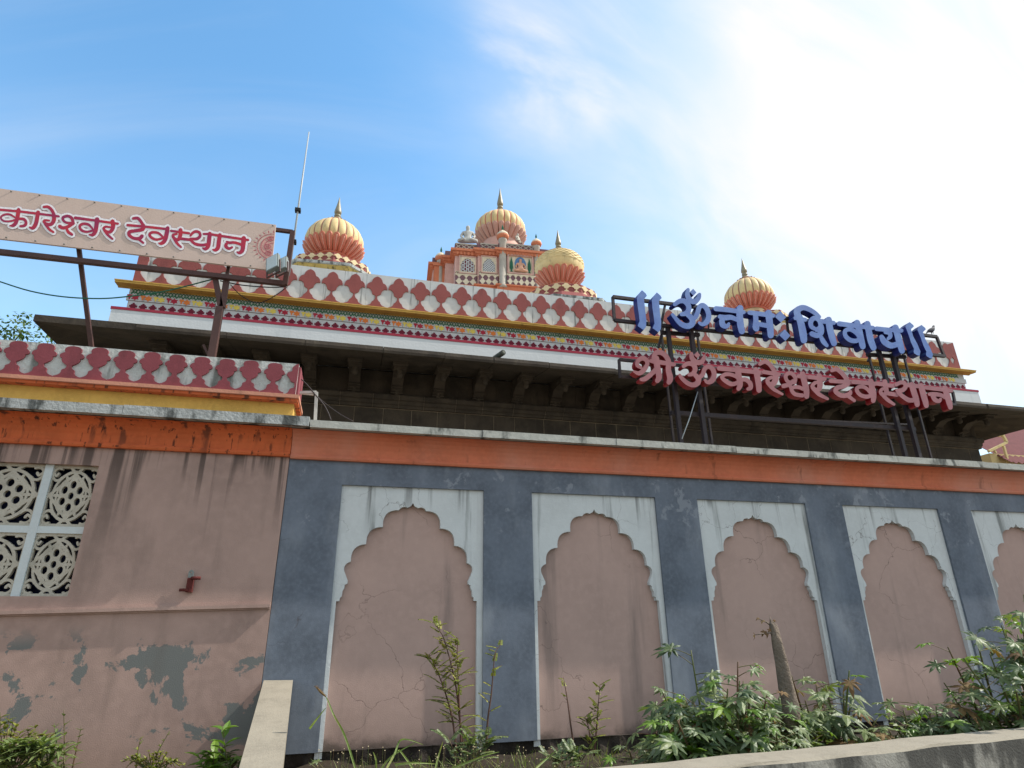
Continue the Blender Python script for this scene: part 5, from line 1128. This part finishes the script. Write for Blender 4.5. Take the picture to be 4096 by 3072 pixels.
def castor(lab, c, spread, height, nst, r_leaf=(.10, .17), young=.15, lean=(0, 0), leaves=11, dep=.35, seed=0, cat='plant', group=None):
    global rv; rv = random.Random(seed); c = Vector(c)
    r = thing('castor_plant', lab, cat, tuple(c), group); st = MB(); lf = MB(); yl = MB(); dl = MB()
    for i in range(nst):
        t = rv.uniform(-1, 1); x0_ = c.x+t*spread*.55; y0_ = c.y+rv.uniform(-dep, dep)*.6
        h = height*(1-.55*abs(t)**1.6)*rv.uniform(.6, 1.05)
        d_ = Vector((t*.55+lean[0], rv.uniform(-.5, .25)+lean[1], 1)); P = arcpts((x0_, y0_, c.z-.05), d_, h*1.05, (t*.25, -.15, 0))
        st.tube(P, [.016-.010*k/6 for k in range(7)], 6)
        for k in range(leaves):
            f = (k+.4)/leaves; p = P[min(6, int(f*6))].lerp(P[min(6, int(f*6)+1)], f*6 % 1)
            a = rv.uniform(0, 2*math.pi); el = rv.uniform(.0, .7)
            dv = Vector((math.cos(a), math.sin(a)*.8-.15, el)); pl = rv.uniform(.10, .26)
            Q = arcpts(p, dv, pl, (0, 0, -1.2), 3); st.tube(Q, [.004, .0035, .003, .0025], 4, cap=False)
            rr_ = rv.uniform(r_leaf[0]*.7, r_leaf[1]*1.1)*(1.05-.35*f); dd = (Q[-1]-Q[-2]).normalized()
            dd = (dd+Vector((0, 0, -rv.uniform(.1, .7)))).normalized()
            nn = Vector((rv.uniform(-.4, .5), rv.uniform(-.75, .1), 1))
            castor_leaf(dl if rv.random() < .07*(1.6-f) else yl if rv.random() < young*(1 if f > .5 else .5) else lf, Q[-1], dd, nn, rr_, rv.uniform(.25, .8), 7 if rr_ > .08 else 5)
    put_part(st, 'stems', 'stem_green', r, normals=False); put_part(lf, 'leaves', 'castor_leaf', r, normals=False)
    if dl.f: put_part(dl, 'dry_leaves', 'dry_leaf', r, normals=False)
    if yl.f: put_part(yl, 'young_leaves', 'castor_leaf_young', r, normals=False)
    return r
def gz(p, z=.47): p.z = z; return p
# the big plants behind the low wall; each rises from the planting bed
def bedpt(px, Y): p = at(px, 2950, Y); return (p.x, Y, .46)
castor('broad castor bush of dusty grey-green leaves left of the broken trunk', bedpt(2900, 5.5), .80, .92, 26, (.15, .25), .22, seed=3, leaves=12)
castor('lower leafy castor growth around the foot of the broken trunk', bedpt(3100, 5.35), .5, .45, 20, (.09, .14), .45, seed=5, leaves=9)
castor('castor plant with pale drooping leaves right of the broken trunk', bedpt(3330, 5.75), .42, .95, 10, (.17, .26), .15, seed=8, leaves=8)
castor('low castor plants between the blue-grey pillar and the right edge bush', bedpt(3720, 5.5), .8, .46, 18, (.13, .22), .25, seed=12, leaves=9)
castor('tall dark castor bush with bright top leaves at the right edge', bedpt(4150, 5.35), .95, 1.42, 26, (.16, .26), .48, seed=15, leaves=11, lean=(-.12, 0))
castor('castor sprig with small pale leaves standing left of the broad bush', bedpt(2570, 5.6), .16, .42, 3, (.09, .13), .3, seed=18, leaves=5)
castor('small castor seedling with broad leaves near the foot of the sloping wall', (at(1350, 2990, 5.3).x, 5.3, .36), .22, .33, 4, (.13, .17), .35, seed=22, leaves=5)
castor('castor leaves in front of the second niche at its lower right corner', bedpt(2700, 6.2), .2, .55, 4, (.10, .14), .1, seed=25, leaves=6)
# broken trunk
bt = thing('broken_trunk', 'bare broken brown trunk leaning left above the castor leaves', 'tree stump', bedpt(3170, 5.45))
zt2 = lambda x, y, Y=5.45: at(2400+x/2.212, 2400+y/2.212, Y)
P = [zt2(1700, 1260), zt2(1685, 950), zt2(1655, 780), zt2(1610, 560), zt2(1570, 380), zt2(1530, 230), zt2(1512, 190)]
b = MB(); b.tube(P, [.085, .075, .068, .058, .048, .034, .012], 12); k = len(b.v)
for i in range(k): v = Vector(b.v[i]); n_ = 1+.0; b.v[i] = (v.x+.006*math.sin(v.z*31+i), v.y+.006*math.cos(v.z*23+i*2), v.z)
b.tube([zt2(1520, 250), zt2(1508, 180), zt2(1502, 140)], [.014, .008, .002], 6); b.tube([zt2(1590, 400), zt2(1600, 350), zt2(1598, 330)], [.02, .01, .003], 6)
b.tube([zt2(1530, 235), zt2(1470, 195), zt2(1400, 165)], [.012, .007, .003], 6); b.tube([zt2(1540, 300), zt2(1500, 290), zt2(1420, 300), zt2(1370, 310)], [.012, .008, .006, .004], 6)
b.tube([zt2(1690, 830), zt2(1650, 815), zt2(1620, 815)], [.03, .02, .006], 6)
put_part(b, 'trunk', 'dead_wood', bt); lf = MB(); rv = random.Random(4)
for (x, y, r_) in ((1440, 180, .035), (1400, 160, .03), (1475, 285, .05), (1450, 280, .045), (1370, 310, .05), (1545, 180, .03), (1500, 260, .04)):
    castor_leaf(lf, zt2(x, y), (rv.uniform(-1, .2), rv.uniform(-.4, .4), -rv.uniform(.1, .8)), (rv.uniform(-1, 1), -.5, .6), r_, 1.0, 5)
put_part(lf, 'dry_leaves', 'dry_leaf', bt, normals=False)
def leaflet(q, p, d_, nrm, ln, wd_):
    d_, s_, n_ = frame_of(d_, nrm); p = Vector(p); q.add([p, p+d_*ln*.5+s_*wd_, p+d_*ln, p+d_*ln*.5-s_*wd_], [(0, 1, 2, 3)])
def pinnate(st, lf, p, d_, ln, pairs=9, ll=.03, wl=.008, bend=-2.0):
    Q = arcpts(p, d_, ln, (0, 0, bend), 5); st.tube(Q, [.0028, .0024, .002, .0018, .0014, .001], 4, cap=False)
    for k in range(pairs):
        f = .18+.8*k/pairs; i = min(4, int(f*5)); pp = Q[i].lerp(Q[i+1], f*5-i); dd, ss, nn = frame_of(Q[i+1]-Q[i])
        for sg in (-1, 1): leaflet(lf, pp, ss*sg+dd*.35+Vector((0, 0, -.35)), nn+Vector((rv.uniform(-.3, .3), rv.uniform(-.5, .3), 0)), ll*(1-.35*f)*rv.uniform(.8, 1.15), wl*1.05)
def sapling(lab, stems, Y, fr, seed, ln=(.10, .2), pairs=9, start=.15, ll=.03, mat='pinnate_leaf', smat='stem_brown', r0=.010, name='sapling', cat='sapling', wl=.008):
    global rv; rv = random.Random(seed); p0 = at(*stems[0][0], Y); r = thing(name, lab, cat, tuple(p0)); st = MB(); lf = MB()
    for S in stems:
        P = [at(x, y, Y+.04*i) for i, (x, y) in enumerate(S)]; P = [Vector(p) for p in spline([tuple(p) for p in P], 4)]
        n_ = len(P); st.tube(P, [r0*(1-.8*i/(n_-1)) for i in range(n_)], 6)
        for k in range(fr):
            f = start+(1-start)*(k+.5)/fr; i = min(n_-2, int(f*(n_-1))); p = P[i].lerp(P[i+1], f*(n_-1)-i)
            a = rv.uniform(0, 2*math.pi); pinnate(st, lf, p, (math.cos(a), math.sin(a)*.6-.15, rv.uniform(.2, .9)), rv.uniform(*ln)*(1.15-.4*f), pairs, ll, wl, -2.5)
    put_part(st, 'stems', smat, r, normals=False); put_part(lf, 'leaves', mat, r, normals=False); return r
zs = lambda x, y: (1200+x/1.8433, 2400+y/1.8433)
Z = lambda *P: [zs(*p) for p in P]
sapling('tall yellow-green feathery sapling in front of the right side of the first niche', [Z((1215, 1150), (1180, 900), (1150, 640), (1100, 420), (1050, 260), (985, 165)), Z((1190, 1100), (1175, 800), (1165, 560), (1160, 400), (1165, 280)), Z((1155, 1120), (1120, 860), (1060, 650), (1000, 500), (950, 400))], 6.0, 26, 31, (.14, .24), 14)
sapling('thin upright feathery sapling in front of the blue-grey pillar', [Z((1370, 1120), (1385, 880), (1410, 700), (1425, 520), (1440, 390), (1480, 330))], 6.1, 12, 33, (.09, .16), 11)
sapling('bare brown twig plant at the left of the second niche', [Z((2030, 1150), (2000, 950), (1975, 760), (1955, 640), (1940, 565))], 6.1, 3, 35, (.05, .09), 6, start=.5)
sapling('drooping yellowish sapling in the middle of the second niche', [Z((2170, 1150), (2190, 900), (2200, 760), (2212, 620)), Z((2150, 1120), (2130, 950), (2100, 860))], 6.1, 14, 36, (.11, .18), 12)
sapling('fresh green ferny seedling at the foot of the tall sapling', [Z((1230, 1230), (1250, 1080), (1270, 980)), Z((1180, 1230), (1130, 1100), (1090, 1010)), Z((1280, 1230), (1350, 1090), (1400, 980)), Z((1250, 1230), (1320, 1100), (1330, 1020))], 5.8, 9, 38, (.14, .24), 12, .1, .038, 'castor_leaf', 'stem_green', .006, 'fern_plant', 'plant', .009)
sapling('green ferny clump beside the low wall below the second niche', [Z((1900, 1230), (1860, 1180), (1830, 1150)), Z((1990, 1230), (2000, 1150), (2030, 1110)), Z((2050, 1230), (2100, 1150), (2130, 1100)), Z((1950, 1235), (1930, 1180), (1940, 1130))], 5.5, 9, 39, (.12, .2), 11, .1, .035, 'castor_leaf', 'stem_green', .006, 'fern_plant', 'plant', .009)
def lance_plant(lab, stems, Y, seed, n=12, ll=(.08, .16), wd_=.014, mat='weed_leaf', name='weed', cat='weed', zr=None):
    global rv; rv = random.Random(seed); r = thing(name, lab, cat, tuple(at(*stems[0][0], Y))); st = MB(); lf = MB()
    for S in stems:
        P = [Vector(p) for p in spline([tuple(at(x, y, Y+rv.uniform(-.05, .05))) for x, y in S], 4)]; n_ = len(P)
        st.tube(P, [.007*(1-.7*i/(n_-1)) for i in range(n_)], 5)
        for k in range(n):
            f = .1+.9*(k+.5)/n; i = min(n_-2, int(f*(n_-1))); p = P[i]; a = rv.uniform(0, 2*math.pi)
            L_ = rv.uniform(*ll)*(1.1-.4*f); Q = arcpts(p, (math.cos(a), math.sin(a)*.7-.2, rv.uniform(.2, .9)), L_, (0, 0, -5), 4); V = []; F = []
            d_, s_, n__ = frame_of(Q[1]-Q[0])
            for j, qq in enumerate(Q):
                w_ = wd_*[.25, 1, 1.1, .7, .02][j]; V += [qq-s_*w_+n__*w_*.4, qq, qq+s_*w_+n__*w_*.4]
            for j in range(4): F += [(j*3, j*3+1, j*3+4, j*3+3), (j*3+1, j*3+2, j*3+5, j*3+4)]
            lf.add(V, F)
    put_part(st, 'stems', 'stem_green', r, normals=False); put_part(lf, 'leaves', mat, r, normals=False); return r
zl = lambda x, y: (x/1.8433, 2600+y/1.8433)
ZL = lambda *P: [zl(*p) for p in P]
rw = random.Random(77)
def fan(cx, top, n, wdt, bot=940): return [ZL((cx+rw.uniform(-.3, .3)*wdt, bot), (cx+t*wdt*.6, (bot+top)/2), (cx+t*wdt, top+abs(t)*120+rw.uniform(0, 90))) for t in [(-1+2*k/(n-1)) for k in range(n)]]
lance_plant('leafy green weeds with long curved leaves at the bottom left corner', fan(120, 600, 12, 200)+fan(330, 580, 8, 160), 6.2, 41, 11, (.10, .26), .014)
lance_plant('tall weed with a reddish tip in front of the pink wall', [ZL((470, 930), (475, 700), (470, 440)), ZL((520, 930), (560, 750), (600, 560)), ZL((430, 930), (420, 720), (400, 540))], 6.5, 43, 16, (.05, .10), .010)
lance_plant('low fine-leaved yellowish weeds in the middle of the pink wall foot', fan(1130, 700, 15, 240)+[ZL((1080, 930), (1160, 760), (1250, 600)), ZL((1000, 930), (1010, 780), (1040, 640))], 6.4, 45, 14, (.03, .07), .008, 'pinnate_leaf')
lance_plant('upright weed with broad glossy leaves beside the sloping wall', [ZL((1700, 960), (1665, 760), (1640, 560)), ZL((1560, 960), (1570, 860), (1580, 740)), ZL((1500, 960), (1500, 880), (1470, 790))], 5.9, 47, 11, (.14, .20), .028, 'castor_leaf_young')
lance_plant('pale fine weeds at the far left foot of the pink wall', fan(20, 440, 10, 140)+fan(260, 500, 9, 120), 6.75, 49, 18, (.05, .10), .011, 'pinnate_leaf')
lance_plant('dark leafy weed in the shade of the sloping wall', fan(1640, 700, 7, 130, 980), 6.6, 51, 12, (.10, .16), .022, 'castor_leaf')
# grasses
gr = MB(); rv = random.Random(60)
def blade(p, d_, ln, w_, bend):
    Q = arcpts(p, d_, ln, bend, 6); dd, s_, n_ = frame_of(d_); V = []
    for j, qq in enumerate(Q): ww = w_*(1-(j/6)**2); V += [qq-s_*ww, qq+s_*ww+n_*.001]
    gr.add(V, [(j*2, j*2+1, j*2+3, j*2+2) for j in range(6)])
for k in range(3200):
    x = rv.uniform(-.2, 5.0); y = rv.uniform(4.7+max(0, (x-2))*.1, 6.9); blade((x, y, .33), (rv.uniform(-.9, .9), rv.uniform(-.6, .3), rv.uniform(.5, 1)), rv.uniform(.05, .24), rv.uniform(.002, .004), (rv.uniform(-2, 2), 0, -2))
for k in range(900):
    x = rv.uniform(-4.5, -.8); y = rv.uniform(5.4, 6.9); blade((x, y, .12), (rv.uniform(-.6, .6), rv.uniform(-.5, .3), 1), rv.uniform(.15, .45), rv.uniform(.003, .005), (rv.uniform(-2, 2), 0, -2))
gr.build('grass', 'grass_blade', normals=False, label='short tangled grass and seedlings on the planting bed and wall foot', cat='grass', kind='stuff')
def grass_tuft(lab, specs, Y, seed, head=None):
    global gr, rv; rv = random.Random(seed); gr = MB(); p0 = at(*specs[0][0], Y); r = thing('grass_tuft', lab, 'grass', tuple(p0))
    for S in specs:
        Q = [Vector(p) for p in spline([tuple(at(x, y, Y+rv.uniform(-.05, .05))) for x, y in S], 5)]; n_ = len(Q); V = []
        for j, qq in enumerate(Q):
            t = (Q[min(j+1, n_-1)]-Q[max(0, j-1)]).normalized(); s_ = t.cross(Vector((0, -1, .2))).normalized(); ww = .007*(1-(j/(n_-1))**2)+.0008; V += [qq-s_*ww, qq+Vector((0, .003, 0)), qq+s_*ww]
        for j in range(n_-1): gr.f += [[len(gr.v)+j*3+a for a in (0, 1, 4, 3)], [len(gr.v)+j*3+a for a in (1, 2, 5, 4)]]; gr.m += [0, 0]; gr.smooth += [False, False]
        gr.v += [tuple(v) for v in V]
    put_part(gr, 'blades', 'grass_blade', r, normals=False)
    if head:
        b_ = MB(); A_, B_ = at(*head[0], Y), at(*head[1], Y); b_.tube([A_.lerp(B_, t) for t in (0, .25, .5, .75, 1)], [.002, .008, .010, .007, .001], 6)
        for k in range(120):
            p = A_.lerp(B_, rv.random()); leaflet(b_, p, (rv.uniform(-1, .4), rv.uniform(-1, 1), rv.uniform(.2, 1)), (0, -1, 0), .02, .0012)
        put_part(b_, 'seed_head', 'dry_leaf', r, normals=False)
    return r
grass_tuft('tall dry grass stalk with a seed head beside the first white niche edge', [Z((420, 1280), (330, 1000), (250, 850), (205, 740), (170, 690)), Z((70, 950), (130, 870), (195, 790))], 5.6, 71, (zs(190, 715), zs(115, 640)))
grass_tuft('arching broad grass blades in the middle of the bed', [Z((640, 1240), (700, 1130), (735, 1040), (800, 1030), (910, 1068)), Z((830, 1240), (790, 1180), (735, 1110), (720, 1120)), Z((1120, 1240), (1280, 1180), (1380, 1140), (1470, 1120)), Z((600, 1245), (680, 1150), (860, 1045)), Z((700, 1215), (850, 1200), (1010, 1210)), Z((1000, 1240), (1030, 1120), (1055, 1040)), Z((560, 1250), (560, 1180), (540, 1120)), Z((1740, 1240), (1830, 1160), (1895, 1105))], 5.4, 72)
for k in range(0): pass
# tiny white flowers
b = MB(); rv = random.Random(9)
for k in range(90):
    x, y = rv.uniform(1260, 2300), rv.uniform(2985, 3068); p = at(x, y, rv.uniform(5.2, 6.4)); leaflet(b, p, (1, 0, .2), (0, -1, .3), .009, .004)
    b.tube([Vector((p.x+.006, p.y+.002, p.z)), Vector((p.x+.01, p.y+.01, .36))], .0012, 3, mi=1, cap=False)
b.build('wildflowers', ['cream_paint', 'stem_green'], normals=False, label='tiny pale seed flowers scattered over the grass at the foot of the niches', cat='flowers', kind='stuff')
# background tree
def leafy_tree(lab, c, zb, R_, n, seed, trunkr=.35):
    global rv; rv = random.Random(seed); c = Vector(c); r = thing('tree', lab, 'tree', (c.x, c.y, 0)); st = MB(); lf = MB()
    st.tube([(c.x, c.y, -.1), (c.x+.2, c.y, c.z*.5), (c.x, c.y, c.z-R_*.4)], [trunkr, trunkr*.7, trunkr*.5], 10)
    cl_ = []
    for k in range(34):
        u = Vector((rv.gauss(0, 1), rv.gauss(0, 1), rv.gauss(0, .8))).normalized()*R_*rv.uniform(.45, 1.0); u.z *= .8; cl_.append((c+u, rv.uniform(.16, .34)*R_))
        st.tube([(c.x, c.y, c.z-R_*.45), tuple(c+u*.5+Vector((0, 0, -.15*R_))), tuple(c+u)], [.10, .05, .015], 5)
    for k in range(n):
        p, rr_ = rv.choice(cl_); v = Vector((rv.gauss(0, 1), rv.gauss(0, 1), rv.gauss(0, 1))).normalized()*rr_*rv.random()**.4
        leaflet(lf, p+v, (rv.uniform(-1, 1), rv.uniform(-1, 1), rv.uniform(-1, .4)), (rv.uniform(-1, 1), rv.uniform(-1, .2), 1), rv.uniform(.14, .26), .05)
    put_part(st, 'trunk', 'bark', r, normals=False); put_part(lf, 'crown', 'tree_leaf', r, normals=False)
c_ = at(-60, 1480, 26); leafy_tree('bushy green tree behind the far left end of the temple eave', (c_.x, 26, c_.z), 0, 2.9, 9000, 5)
